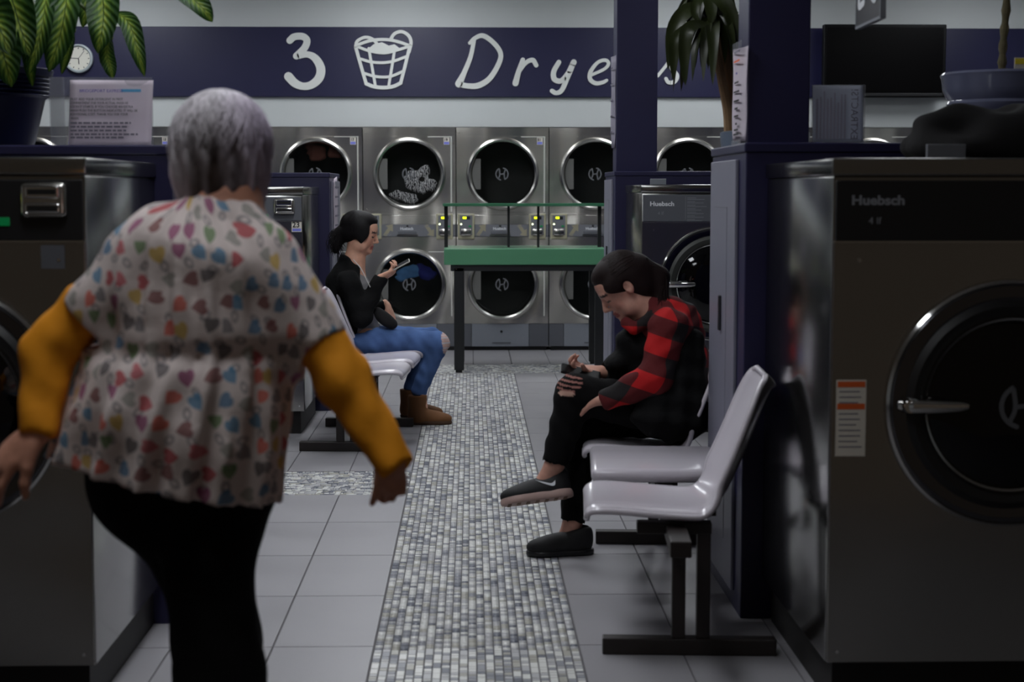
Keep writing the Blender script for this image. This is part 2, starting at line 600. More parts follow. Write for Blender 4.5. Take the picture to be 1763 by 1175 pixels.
def shade_auto(me, ang=0.6):
    """smooth shading with sharp edges kept"""
    smooth(me)
    bm = bmesh.new()
    bm.from_mesh(me)
    for e in bm.edges:
        if len(e.link_faces) == 2 and e.calc_face_angle(0) > ang:
            e.smooth = False
    bm.to_mesh(me)
    bm.free()


def catmull(pts, sub=6):
    p = np.array(pts, float)
    if len(p) == 2:
        return np.array([p[0] + (p[1] - p[0]) * t for t in np.linspace(0, 1, sub + 1)])
    q = np.vstack([2 * p[0] - p[1], p, 2 * p[-1] - p[-2]])
    out = []
    for i in range(1, len(q) - 2):
        for t in np.linspace(0, 1, sub, endpoint=False):
            a, b, c, d = q[i - 1], q[i], q[i + 1], q[i + 2]
            out.append(0.5 * ((2 * b) + (-a + c) * t + (2 * a - 5 * b + 4 * c - d) * t * t + (-a + 3 * b - 3 * c + d) * t ** 3))
    out.append(p[-1])
    return np.array(out)


_txt_cache = {}


def text_mesh(txt, size, bold=0.0, extrude=0.0006):
    key = (txt, size, bold)
    if key in _txt_cache:
        return _txt_cache[key].copy()
    cu = bpy.data.curves.new('lettering', 'FONT')
    cu.body = txt
    cu.size = size
    cu.extrude = extrude
    cu.offset = bold
    cu.resolution_u = 3
    o = bpy.data.objects.new('lettering', cu)
    COL.objects.link(o)
    dg = bpy.context.evaluated_depsgraph_get()
    me = bpy.data.meshes.new_from_object(o.evaluated_get(dg))
    bpy.data.objects.remove(o)
    me.materials.clear()
    _txt_cache[key] = me
    return me.copy()


def text(name, txt, size, loc, m, parent=None, rot=(PI / 2, 0, 0), bold=0.0, xs=1.0, **kw):
    """lettering in the XZ plane facing -Y (rot default)"""
    me = text_mesh(txt, size, bold)
    o = link(name, me, m, parent, **kw)
    o.location = loc
    o.rotation_euler = rot
    o.scale = (xs, 1, 1)
    return o


def grid_mesh(name, V, uv=None):
    """V: (a, b, 3) array of points -> quad sheet"""
    a, b = V.shape[:2]
    idx = np.arange(a * b).reshape(a, b)
    q = np.stack([idx[:-1, :-1], idx[1:, :-1], idx[1:, 1:], idx[:-1, 1:]], -1).reshape(-1, 4)
    me = np_mesh(name, V.reshape(-1, 3), q)
    if uv is not None:
        set_uv(me, uv.reshape(-1, 2))
    return me


def np_mesh(name, V, Q):
    me = bpy.data.meshes.new(name)
    V = np.ascontiguousarray(V, np.float32)
    Q = np.ascontiguousarray(Q, np.int32)
    k = Q.shape[1]
    me.vertices.add(len(V))
    me.vertices.foreach_set('co', V.ravel())
    me.loops.add(Q.size)
    me.loops.foreach_set('vertex_index', Q.ravel())
    me.polygons.add(len(Q))
    me.polygons.foreach_set('loop_start', np.arange(0, Q.size, k, dtype=np.int32))
    me.update(calc_edges=True)
    me.validate()
    return me


def set_uv(me, uv):
    lay = me.uv_layers.new(name='UVMap')
    li = np.empty(len(me.loops), np.int32)
    me.loops.foreach_get('vertex_index', li)
    lay.data.foreach_set('uv', np.ascontiguousarray(uv[li], np.float32).ravel())


def set_col(me, c):
    a = me.color_attributes.new('Col', 'FLOAT_COLOR', 'POINT')
    c4 = np.ones((len(c), 4), np.float32)
    c4[:, :3] = c
    a.data.foreach_set('color', c4.ravel())


# ------------------------------------------------------------------ smooth body surfaces
def unit(v):
    v = np.asarray(v, float)
    return v / np.linalg.norm(v)


class Field:
    def __init__(s, lo, hi, h):
        s.lo, s.h = np.array(lo, float), h
        n = [int(math.ceil((hi[i] - lo[i]) / h)) + 1 for i in range(3)]
        s.ax = [s.lo[i] + h * np.arange(n[i]) for i in range(3)]
        s.d = np.full(n, 0.5, np.float32)

    def _blk(s, lo, hi):
        sl = []
        for i in range(3):
            a = max(0, int((lo[i] - s.lo[i]) / s.h))
            b = min(s.d.shape[i], int((hi[i] - s.lo[i]) / s.h) + 2)
            if b <= a:
                return None
            sl.append(slice(a, b))
        X = s.ax[0][sl[0]][:, None, None]
        Y = s.ax[1][sl[1]][None, :, None]
        Z = s.ax[2][sl[2]][None, None, :]
        return tuple(sl), X, Y, Z

    def _mix(s, sl, d, k, op):
        o = s.d[sl]
        if op == 'u':
            if k > 0:
                hh = np.maximum(k - np.abs(o - d), 0) / k
                s.d[sl] = np.minimum(o, d) - hh * hh * k * 0.25
            else:
                s.d[sl] = np.minimum(o, d)
        else:
            d = -d
            if k > 0:
                hh = np.maximum(k - np.abs(o - d), 0) / k
                s.d[sl] = np.maximum(o, d) + hh * hh * k * 0.25
            else:
                s.d[sl] = np.maximum(o, d)

    def cone(s, a, b, ra, rb, k=0.02, flat=None, op='u'):
        """tapered limb from a to b; flat = (axis, factor) thins the section along an axis"""
        a, b = np.array(a, float), np.array(b, float)
        m = max(ra, rb) * (max(1, flat[1]) if flat else 1) + k + 0.03
        bl = s._blk(np.minimum(a, b) - m, np.maximum(a, b) + m)
        if bl is None:
            return s
        sl, X, Y, Z = bl
        ba = b - a
        L2 = float(ba @ ba) + 1e-12
        px, py, pz = X - a[0], Y - a[1], Z - a[2]
        t = np.clip((px * ba[0] + py * ba[1] + pz * ba[2]) / L2, 0, 1)
        qx, qy, qz = px - t * ba[0], py - t * ba[1], pz - t * ba[2]
        sc = 1.0
        if flat:
            n = unit(flat[0])
            g = (qx * n[0] + qy * n[1] + qz * n[2]) * (1 / flat[1] - 1)
            qx, qy, qz = qx + g * n[0], qy + g * n[1], qz + g * n[2]
            sc = min(1.0, flat[1])
        d = (np.sqrt(qx * qx + qy * qy + qz * qz) - (ra + (rb - ra) * t)) * sc
        s._mix(sl, d.astype(np.float32), k, op)
        return s

    def ell(s, c, r, fr=None, k=0.02, op='u'):
        """ellipsoid; fr = three axes as rows"""
        c = np.array(c, float)
        r = np.array(r, float)
        m = r.max() + k + 0.03
        bl = s._blk(c - m, c + m)
        if bl is None:
            return s
        sl, X, Y, Z = bl
        px, py, pz = X - c[0], Y - c[1], Z - c[2]
        R = np.eye(3) if fr is None else np.array(fr)
        k0 = 0
        k1 = 0
        for i in range(3):
            q = px * R[i][0] + py * R[i][1] + pz * R[i][2]
            k0 = k0 + (q / r[i]) ** 2
            k1 = k1 + (q / (r[i] ** 2)) ** 2
        k0 = np.sqrt(k0)
        d = k0 * (k0 - 1) / (np.sqrt(k1) + 1e-9)
        s._mix(sl, d.astype(np.float32), k, op)
        return s

    def cut(s, o, n):
        """keep the side away from n"""
        n = unit(n)
        d = (s.ax[0][:, None, None] - o[0]) * n[0] + (s.ax[1][None, :, None] - o[1]) * n[1] + (s.ax[2][None, None, :] - o[2]) * n[2]
        s.d = np.maximum(s.d, d.astype(np.float32))
        return s

    def warp(s, fn):
        X, Y, Z = s.ax[0][:, None, None], s.ax[1][None, :, None], s.ax[2][None, None, :]
        s.d = (s.d + fn(X, Y, Z)).astype(np.float32)
        return s

    def surface(s):
        d = s.d
        ins = d < 0
        nx, ny, nz = [v - 1 for v in d.shape]
        cnt = np.zeros((nx, ny, nz), np.int8)
        for i in (0, 1):
            for j in (0, 1):
                for k in (0, 1):
                    cnt += ins[i:i + nx, j:j + ny, k:k + nz]
        act = (cnt > 0) & (cnt < 8)
        idx = np.argwhere(act)
        vid = np.full((nx, ny, nz), -1, np.int32)
        vid[act] = np.arange(len(idx), dtype=np.int32)
        acc = np.zeros((len(idx), 3))
        num = np.zeros(len(idx))
        cor = [(i, j, k) for i in (0, 1) for j in (0, 1) for k in (0, 1)]
        for a in cor:
            for ax in range(3):
                if a[ax]:
                    continue
                b = list(a)
                b[ax] = 1
                da = d[idx[:, 0] + a[0], idx[:, 1] + a[1], idx[:, 2] + a[2]]
                db = d[idx[:, 0] + b[0], idx[:, 1] + b[1], idx[:, 2] + b[2]]
                mk = (da < 0) != (db < 0)
                t = np.where(mk, da / np.where(mk, da - db, 1), 0)
                p = np.repeat(np.array(a, float)[None], len(idx), 0)
                p[:, ax] += t
                acc[mk] += p[mk]
                num[mk] += 1
        V = s.lo + s.h * (idx + acc / num[:, None])
        Q = []
        for ax in range(3):
            A = [slice(1, -1)] * 3
            A[ax] = slice(0, -1)
            B = list(A)
            B[ax] = slice(1, None)
            a_, b_ = ins[tuple(A)], ins[tuple(B)]
            e = np.argwhere(a_ != b_)
            fl = a_[e[:, 0], e[:, 1], e[:, 2]]
            base = e + np.array([0 if i == ax else 1 for i in range(3)])
            u, v = [(1, 2), (2, 0), (0, 1)][ax]
            q = []
            for du, dv in ((-1, -1), (0, -1), (0, 0), (-1, 0)):
                w = base.copy()
                w[:, u] += du
                w[:, v] += dv
                q.append(vid[w[:, 0], w[:, 1], w[:, 2]])
            q = np.stack(q, 1)
            q[~fl] = q[~fl][:, ::-1]
            Q.append(q)
        Q = np.vstack(Q)
        Q = Q[(Q >= 0).all(1)]
        return V, Q

    def build(s, name, m, parent=None, relax=1, uv=None, col=None, disp=None, **kw):
        V, Q = s.surface()
        for _ in range(relax):
            acc = np.zeros_like(V)
            num = np.zeros(len(V))
            for i in range(4):
                a, b = Q[:, i], Q[:, (i + 1) % 4]
                for c in range(3):
                    acc[:, c] += np.bincount(a, V[b, c], len(V)) + np.bincount(b, V[a, c], len(V))
                num += np.bincount(a, minlength=len(V)) + np.bincount(b, minlength=len(V))
            V = V * 0.4 + 0.6 * acc / np.maximum(num, 1)[:, None]
        me = np_mesh(name, V, Q)
        smooth(me)
        if uv is not None:
            set_uv(me, uv(V))
        if col is not None:
            set_col(me, col(V))
        return link(name, me, m, parent, **kw)


def strands(name, paths, width, m, parent, cols=None, nrm=None):
    """hair: each path (k,3) becomes a thin ribbon"""
    VV, QQ, CC = [], [], []
    off = 0
    for i, p in enumerate(paths):
        t = np.gradient(p, axis=0)
        t /= np.linalg.norm(t, axis=1)[:, None] + 1e-9
        n = nrm[i] if nrm is not None else np.repeat(np.array([[0, -1.0, 0.3]]), len(p), 0)
        sd = np.cross(t, n)
        sd /= np.linalg.norm(sd, axis=1)[:, None] + 1e-9
        k = len(p)
        w = width * (0.35 + 0.65 * np.sin(np.linspace(0.5, PI - 0.25, k)))[:, None]
        VV += [p - sd * w, p + n / (np.linalg.norm(n, axis=1)[:, None] + 1e-9) * w * 0.6, p + sd * w]
        a = off + np.arange(k - 1)
        for r in (0, 1):
            QQ.append(np.stack([a + r * k, a + 1 + r * k, a + 1 + (r + 1) * k, a + (r + 1) * k], 1))
        if cols is not None:
            CC += [cols[i]] * 3
        off += 3 * k
    me = np_mesh(name, np.vstack(VV), np.vstack(QQ))
    smooth(me)
    if cols is not None:
        set_col(me, np.vstack(CC))
    return link(name, me, m, parent)
# ------------------------------------------------------------------ the room
SX0, SX1 = -0.296, 0.320           # mosaic strip down the aisle
ROW0, ROW = 4.205, 0.6215          # tile rows
floor = MB().box((-5.4, 1.6, -0.06), (5.8, 15.2, -0.004)).build('floor', 'grout', kind='structure')
MB().box((-5.4, 1.6, CEIL), (5.8, 15.2, CEIL + 0.1)).build('ceiling', 'ceiling_white', kind='structure')
MB().box((-5.4, 14.12, 1.93), (5.8, 14.3, CEIL)).box((-5.4, 15.08, 0), (5.8, 15.2, CEIL)).build('wall_back', 'wall_white', kind='structure')
MB().box((-5.5, 1.6, 0), (-5.4, 15.2, CEIL)).build('wall_left', 'wall_white', kind='structure')
MB().box((5.8, 1.6, 0), (5.9, 15.2, CEIL)).build('wall_right', 'wall_white', kind='structure')
MB().box((-5.4, 14.085, 2.183), (5.8, 14.12, 2.774), 0.004).build('trim_1', 'navy_band', kind='structure')


def slab_mesh(name, w, l, t=0.008, e=0.0015):
    me = MB()
    V = [(-w / 2, -l / 2, 0), (w / 2, -l / 2, 0), (w / 2, l / 2, 0), (-w / 2, l / 2, 0)]
    top = [(x * (1 - 2 * e / w), y * (1 - 2 * e / l), t) for x, y, _ in V]
    vs = [me.bm.verts.new(p) for p in V + top]
    me.bm.faces.new(vs[4:])
    for i in range(4):
        me.bm.faces.new((vs[i], vs[(i + 1) % 4], vs[4 + (i + 1) % 4], vs[4 + i]))
    return me.mesh(name)


# large floor tiles, 30 x 61 cm
TW, TL = 0.3055, ROW - 0.003
tile_me = slab_mesh('floor_tile', TW - 0.0035, TL)
tile_me.materials.append(MATS['tile'])
xs_l = [SX0 - TW * (k + 0.5) - 0.002 for k in range(4)]
xs_r = [SX1 + TW * (k + 0.5) + 0.002 for k in range(5)]
CROSS_L, CROSS_F = 5, 13          # rows that are mosaic: on the clock side / right across
for r in range(0, 16):
    y0 = ROW0 + r * ROW
    if y0 > 14.05 or r == CROSS_F:
        continue
    xs = ([] if r == CROSS_L else xs_l) + xs_r
    if r > CROSS_F:
        xs = xs + [SX0 + 0.1525, SX1 - 0.1565]
    for x in xs:
        o = link('floor_tile', tile_me, None, floor)
        o.location = (x, y0 + ROW / 2, -0.008)

# mosaic: columns 1 inch wide, pieces of mixed length
CW = (SX1 - SX0) / 24
MOS = ['mosaic_white', 'mosaic_pale', 'mosaic_mid', 'mosaic_dark', 'mosaic_beige']
MOSP = [0.30, 0.26, 0.20, 0.10, 0.14]
LENS = [CW * 0.5, CW, CW * 2]
mos_me = {}
for li, L in enumerate(LENS):
    for mname in MOS:
        me = slab_mesh('mosaic_tile', CW - 0.0028, L - 0.0028, 0.007, 0.0008)
        me.materials.append(MATS[mname])
        mos_me[li, mname] = me


def mosaic_cells(x0, y0, ncol, length, along_y=True):
    """yield (x, y, length index, colour)"""
    for c in range(ncol):
        p = -random.random() * CW
        while p < length:
            li = random.choices((0, 1, 2), (0.2, 0.6, 0.2))[0]
            L = LENS[li]
            if p >= 0 and p + L <= length + 0.004:
                m = random.choices(MOS, MOSP)[0]
                u, v = (c + 0.5) * CW, p + L / 2
                yield (x0 + u, y0 + v, li, m, False) if along_y else (x0 + v, y0 + u, li, m, True)
            p += L


cells = list(mosaic_cells(SX0, 4.36, 24, ROW0 + CROSS_F * ROW - 4.36))
cells.sort(key=lambda c: c[1])
near = [c for c in cells if c[1] > 4.44][:300]
nearset = set(map(id, near))
for x, y, li, m, rot in near:
    o = link('mosaic_tile', mos_me[li, m], None, floor)
    o.location = (x, y, -0.007)
rest = [c for c in cells if id(c) not in nearset]
rest += list(mosaic_cells(SX0 - 4 * TW - 0.002, ROW0 + CROSS_L * ROW, 24, 4 * TW, False))
rest += list(mosaic_cells(-1.6, ROW0 + CROSS_F * ROW, 24, 3.5, False))
V, Q, MI = [], [], []
n0 = 0
for x, y, li, m, rot in rest:
    w, l = CW - 0.0028, LENS[li] - 0.0028
    if rot:
        w, l = l, w
    e, t, b = 0.0008, 0.0, -0.006
    V += [(x - w / 2, y - l / 2, b), (x + w / 2, y - l / 2, b), (x + w / 2, y + l / 2, b), (x - w / 2, y + l / 2, b),
          (x - w / 2 + e, y - l / 2 + e, t), (x + w / 2 - e, y - l / 2 + e, t), (x + w / 2 - e, y + l / 2 - e, t), (x - w / 2 + e, y + l / 2 - e, t)]
    Q += [(n0 + 4, n0 + 5, n0 + 6, n0 + 7)] + [(n0 + i, n0 + (i + 1) % 4, n0 + 4 + (i + 1) % 4, n0 + 4 + i) for i in range(4)]
    MI += [MOS.index(m)] * 5
    n0 += 8
me = np_mesh('mosaic_field', np.array(V), np.array(Q))
for mname in MOS:
    me.materials.append(MATS[mname])
me.polygons.foreach_set('material_index', np.array(MI, np.int32))
link('mosaic_field', me, None, floor, kind='stuff')

# ceiling lights
for i, (x, y, es) in enumerate(LAMPS):
    r = empty('ceiling_light', (x, y, CEIL), label='recessed ceiling light panel above the laundry aisle, out of the picture', cat='ceiling light', group='ceiling light panels')
    MB().box((-0.32, -0.62, -0.05), (-0.3, 0.62, 0)).box((0.3, -0.62, -0.05), (0.32, 0.62, 0)).box((-0.3, -0.62, -0.05), (0.3, -0.6, 0)).box((-0.3, 0.6, -0.05), (0.3, 0.62, 0)).build('frame', 'light_housing', r)
    MB().box((-0.3, -0.6, -0.04), (0.3, 0.6, -0.03)).build('diffuser', lamp_mat(es) if es > 0 else 'lamp_off', r)


# partitions behind the washers, with pillars
def partition(name, x0, x1, y0, y1, zt, aisle_x, label):
    r = empty(name, (0, 0, 0), kind='structure', label=label)
    MB().box((x0, y0, 0), (x1, y1, zt - 0.03), 0.004).build('core', 'navy', r)
    MB().box((x0 - 0.006, y0 - 0.006, zt - 0.03), (x1 + 0.006, y1 + 0.006, zt), 0.005).build('cap', 'navy', r)
    s = -1 if aisle_x == x0 else 1
    a, b = sorted((aisle_x, aisle_x + s * 0.012))
    d = MB().box((a, y0 + 0.13, 0.06), (b, y1 - 0.04, zt - 0.05), 0.003).build('access_panel', 'grey_panel', r)
    a, b = sorted((aisle_x + s * 0.012, aisle_x + s * 0.022))
    MB().box((a, y1 - 0.32, 0.90), (b, y1 - 0.30, 1.02), 0.003).build('panel_pull', 'board_dark', d)
    a, b = sorted((aisle_x + s * 0.012, aisle_x + s * 0.0135))
    MB().box((a, y1 - 0.42, 0.2), (b, y1 - 0.417, 1.32)).box((a, y1 - 0.42, 1.317), (b, y1 - 0.15, 1.32)).build('panel_seam', 'ink_grey', d)
    return r


partition('partition', 0.862, 4.6, 5.12, 5.83, 1.525, 0.862, 'dark blue partition behind the nearest big washer')
partition('partition', -4.6, -0.93, 5.10, 5.92, 1.515, -0.93, 'dark blue partition under the leafy plant')
partition('partition', 0.895, 4.6, 10.17, 10.9, 1.50, 0.895, 'dark blue partition behind the far washer')
partition('partition', -4.6, -0.885, 10.17, 10.9, 1.49, -0.885, 'dark blue partition behind washer 23')
# low ledge behind the near partition that carries the tall pot
MB().box((1.03, 5.84, 0), (2.2, 6.5, 1.29), 0.005).build('partition', 'navy', kind='structure', label='low blue ledge behind the near partition')
pil = MB().box((0.895, 5.30, 1.525), (1.097, 5.50, CEIL), 0.004).build('pillar', 'navy', kind='structure', label='dark blue pillar above the near partition')
pil2 = MB().box((0.91, 10.28, 1.50), (1.168, 10.52, CEIL), 0.004).build('pillar', 'navy', kind='structure', label='dark blue pillar above the far partition')


# ------------------------------------------------------------------ washers
def washer(loc, label, ztop=1.457, zbot=0.135, depth=0.94, ring_z=0.822, R=0.31, panel='panel_black', panel_h=0.155, W=0.76,
           face='brand', ring_x=None, group='front loading washers', brand='Huebsch'):
    """front faces -Y, local x from 0 to W"""
    r = empty('washing_machine', loc, label=label, cat='washing machine', group=group)
    lid_h = 0.045
    zp = ztop - lid_h - 0.012
    cx = W / 2 if ring_x is None else ring_x
    # cabinet: front sheet with real opening is hidden by the ring; body box
    MB().box((0, 0.004, zbot), (W, depth, ztop - lid_h), 0.006).build('cabinet', 'steel_side', r, True)
    MB().box((0.004, -0.004, zbot), (W - 0.004, 0.004, zp - panel_h - 0.004), 0.002).build('front_sheet', 'steel', r)
    MB().box((-0.006, -0.012, ztop - lid_h), (W + 0.006, depth, ztop), 0.006).build('top_lid', 'steel_side', r, True)
    MB().box((0.03, 0.05, 0.0), (W - 0.03, depth - 0.02, zbot)).build('base', 'base_dark', r)
    cp = MB().box((0.006, -0.009, zp - panel_h), (W - 0.006, 0.004, zp), 0.003).build('control_panel', panel, r)
    MB().box((0.002, -0.010, zp - panel_h - 0.005), (W - 0.002, 0.0, zp - panel_h)).build('panel_trim', 'satin_chrome', r)
    # door
    c = (cx, 0, ring_z)
    prof = [(R + 0.004, -0.004), (R + 0.002, -0.018), (R - 0.010, -0.030), (R - 0.028, -0.032), (R - 0.045, -0.028)]
    MB().lathe(prof, c, 'Y', 72, False).build('door_rim', 'dark_chrome', r, True)
    prof = [(R - 0.045, -0.028), (R - 0.062, -0.038), (R - 0.082, -0.034), (R - 0.094, -0.024), (R - 0.097, -0.005)]
    dr = MB().lathe(prof, c, 'Y', 72, False).build('door', 'panel_black' if face != 'far' else 'drum_dark', r, True)
    MB().lathe([(R + 0.006, -0.006), (R + 0.004, -0.020), (R - 0.003, -0.0265), (R - 0.006, -0.02)], c, 'Y', 72, False).build('rim_edge', 'chrome', r, True)
    MB().lathe([(R - 0.088, -0.030), (R - 0.092, -0.040), (R - 0.098, -0.036), (R - 0.100, -0.02)], c, 'Y', 72, False).build('door_bead', 'chrome', dr, True)
    MB().lathe([(R - 0.097, -0.026), (R - 0.14, -0.046), (R - 0.2, -0.056), (0.004, -0.06)], c, 'Y', 48, True).build('door_glass', 'washer_glass', dr, True)
    MB().lathe([(R - 0.09, -0.006), (R - 0.09, -0.008), (0.004, -0.009)], c, 'Y', 40, False).build('drum', 'drum_black', r, True)
    emblem(dr, (cx + 0.02, -0.0615, ring_z), 0.055)
    # handle across the rim on its aisle side
    h = MB()
    hx = cx - R + 0.05
    h.tube([(hx - 0.02, -0.03, ring_z), (hx + 0.01, -0.058, ring_z), (hx + 0.06, -0.066, ring_z), (hx + 0.12, -0.064, ring_z), (hx + 0.145, -0.06, ring_z)], [0.014, 0.02, 0.019, 0.016, 0.011], 12)
    h.lathe([(0.021, 0.0), (0.021, -0.045), (0.017, -0.055)], (hx, -0.01, ring_z), 'Y', 16)
    h.build('handle', 'chrome', r, True)
    for sx in (0.03, W - 0.03):
        MB().lathe([(0.006, 0), (0.005, -0.003)], (sx, -0.004, zbot + 0.03), 'Y', 10).build('screw', 'chrome', r)
        MB().lathe([(0.006, 0), (0.005, -0.003)], (sx + (0.04 if sx < 0.1 else -0.04), -0.004, zp - panel_h - 0.05), 'Y', 10).build('screw', 'chrome', r)
    if face in ('brand', 'far'):
        text('nameplate', brand, 0.034, (0.045, -0.0097, zp - 0.062), 'ink_white' if face == 'far' else 'ink_grey', cp, bold=0.0012, xs=1.15)
        text('model_mark', '4 lf', 0.026, (0.09, -0.0097, zp - 0.112), 'ink_grey', cp)
    if face == 'far':
        MB().box((0.245, -0.0097, zp - panel_h + 0.01), (0.247, -0.009, zp - 0.01)).build('panel_line', 'ink_grey', cp)
        for k in range(7):
            for j in range(2):
                z = zp - 0.016 - k * 0.02 - j * 0.008
                MB().box((0.255, -0.0097, z - 0.0035), (0.255 + (0.05, 0.10)[j] * random.uniform(0.7, 1.1), -0.009, z)).build('instruction_line', 'ink_grey', cp)
    if face == 'coin':
        x = W - 0.10
        bx = coin_box(r, x, zp - 0.052, 0.118)
        text('display', '05', 0.032, (x - 0.165, -0.0100, zp - 0.058), 'led_yellow', cp, bold=0.0012)
        MB().box((x - 0.215, -0.0096, zp - 0.064), (x - 0.115, -0.009, zp - 0.026)).build('display_window', 'panel_black', cp)
        MB().lathe([(0.006, 0), (0.005, -0.003)], (x - 0.155, -0.009, zp - 0.088), 'Y', 12).build('indicator', 'led_white', cp)
        MB().box((x - 0.125, -0.014, zp - 0.118), (x - 0.09, -0.009, zp - 0.096), 0.002).build('start_button', 'green_button', cp)
        for k in range(3):
            MB().box((x - 0.22, -0.0098, zp - 0.082 - k * 0.018), (x - 0.17, -0.009, zp - 0.078 - k * 0.018)).build('instruction_line', 'ink_grey', cp)
    return r


def coin_box(r, x, z, w):
    b = MB().box((x - w / 2, -0.034, z - 0.045), (x + w / 2, -0.004, z + 0.045), 0.014, 3).build('coin_box', 'satin_chrome', r, True)
    MB().box((x - w * 0.36, -0.042, z + 0.004), (x + w * 0.36, -0.03, z + 0.036), 0.004).build('coin_plate', 'chrome', b)
    MB().box((x - w * 0.30, -0.0435, z + 0.014), (x + w * 0.30, -0.041, z + 0.027)).build('coin_slot', 'drum_black', b)
    MB().box((x - w * 0.40, -0.040, z - 0.036), (x + w * 0.40, -0.03, z - 0.006), 0.009, 3).build('coin_tray', 'chrome', b, True)
    MB().box((x - w * 0.32, -0.0415, z - 0.028), (x + w * 0.32, -0.039, z - 0.014)).build('coin_slot', 'drum_black', b)
    return b


def emblem(parent, c, r, m='emblem_grey'):
    b = MB()
    f = lambda x, y, t: Vector((c[0] + x, c[1] - t, c[2] + y))
    w = r * 0.11
    for a0, a1 in ((-60, 75), (120, 255)):
        b.stroke([(r * math.cos(math.radians(a)), r * math.sin(math.radians(a))) for a in np.linspace(a0, a1, 7)], w, f, 0.0008)
    b.stroke([(-r * 0.45, r * 0.8), (-r * 0.35, -r * 0.1), (-r * 0.6, -r * 0.75)], w, f, 0.0008)
    b.stroke([(r * 0.6, r * 0.75), (r * 0.35, r * 0.1), (r * 0.45, -r * 0.8)], w, f, 0.0008)
    b.stroke([(-r * 0.36, -r * 0.05), (r * 0.36, r * 0.05)], w, f, 0.0008)
    return b.build('emblem', m, parent)


w1 = washer((0.928, 4.17, 0), 'large steel washer beside the empty chair, warning sticker on its front', W=0.93, ring_x=0.465, R=0.318, ring_z=0.822)
lb = empty('warning_sticker', (0, 0, 0))
lb.parent = w1
x0, z0 = 0.016, 0.685
MB().box((x0, -0.0052, z0), (x0 + 0.078, -0.004, z0 + 0.20)).build('sticker_sheet', 'sticker_white', lb)
for dz in (0.183, 0.125):
    MB().box((x0 + 0.003, -0.0058, z0 + dz - 0.002), (x0 + 0.075, -0.005, z0 + dz + 0.013)).build('sticker_band', 'sticker_orange', lb)
for k in range(11):
    if k in (3,):
        continue
    z = z0 + 0.168 - k * 0.0145
    MB().box((x0 + 0.008, -0.0056, z), (x0 + random.uniform(0.05, 0.07), -0.005, z + 0.003)).build('sticker_line', 'ink_fade', lb)
wL = washer((-0.985 - 0.76, 4.19, 0), 'large steel washer beneath the leafy plant, coin box near its corner', ztop=1.459, face='coin', ring_x=0.38)
st = MB().box((0.76 - 0.115, -0.0058, 1.175), (0.76 - 0.055, -0.004, 1.235)).build('number_sticker', 'panel_grey', wL)
washer((1.875, 4.17, 0), 'large steel washer standing second from the aisle beyond the warning sticker', face='brand')
w2 = washer((0.955, 9.15, 0), 'steel washer with grey panel behind the woman in plaid', ztop=1.412, ring_z=0.853, R=0.318, panel='panel_grey', panel_h=0.15, face='far', ring_x=0.42)
w23 = washer((-0.945 - 0.76, 9.15, 0), 'steel washer numbered 23 with lit display behind the long bench', ztop=1.40, ring_z=0.79, panel='panel_grey', panel_h=0.132, face='coin')
washer((-0.945 - 1.545, 9.15, 0), 'steel washer adjoining number 23, hidden behind the woman in scrubs', ztop=1.40, ring_z=0.79, panel='panel_grey', panel_h=0.132, face='coin')
washer((1.73, 9.15, 0), 'steel washer adjoining the grey panelled one, hidden by the near partition', ztop=1.412, ring_z=0.853, panel='panel_grey', face='far')
st = MB().box((0.76 - 0.062, -0.006, 1.148), (0.76 - 0.006, -0.0045, 1.212)).build('number_sticker', 'sticker_white', w23)
text('number', '23', 0.042, (0.76 - 0.058, -0.0068, 1.174), 'ink_black', st, bold=0.0006)
MB().box((0.76 - 0.058, -0.0065, 1.152), (0.76 - 0.010, -0.006, 1.167)).build('sticker_stripe', 'sticker_blue', st)
# small plate standing on the lid of the far washer
MB().box((1.02, 9.3, 1.412), (1.11, 9.32, 1.446), 0.002).build('sign_plate', 'panel_light', label='small grey plate standing on the far washer lid', cat='sign plate')
MB().box((1.295, 4.62, 1.457), (1.405, 4.64, 1.506), 0.002).build('sign_plate', 'panel_mid', label='small dark plate standing on the near washer lid', cat='sign plate')


# ------------------------------------------------------------------ stacked dryers
DW, DH, DY = 0.80, 1.925, 14.05


def holed_sheet(lo, hi, c, R, y0, y1, n=64):
    """rectangular sheet in XZ with a round opening"""
    b = MB()
    rim, out = [], []
    for i in range(n):
        a = 2 * PI * (i + 0.5) / n
        ca, sa = math.cos(a), math.sin(a)
        t = min(((hi[0] if ca > 0 else lo[0]) - c[0]) / ca if abs(ca) > 1e-6 else 9, ((hi[1] if sa > 0 else lo[1]) - c[1]) / sa if abs(sa) > 1e-6 else 9)
        rim.append((c[0] + R * ca, c[1] + R * sa))
        out.append([c[0] + t * ca, c[1] + t * sa])
    for cx_ in (lo[0], hi[0]):
        for cz_ in (lo[1], hi[1]):
            k = min(range(n), key=lambda i: (out[i][0] - cx_) ** 2 + (out[i][1] - cz_) ** 2)
            out[k] = [cx_, cz_]
    f = [[b.bm.verts.new((p[0], y, p[1])) for p in L] for L in (rim, out) for y in (y0, y1)]
    for i in range(n):
        j = (i + 1) % n
        b.bm.faces.new((f[0][i], f[0][j], f[2][j], f[2][i]))
        b.bm.faces.new((f[1][i], f[3][i], f[3][j], f[1][j]))
        b.bm.faces.new((f[2][i], f[2][j], f[3][j], f[3][i]))
        b.bm.faces.new((f[0][i], f[1][i], f[1][j], f[0][j]))
    return b


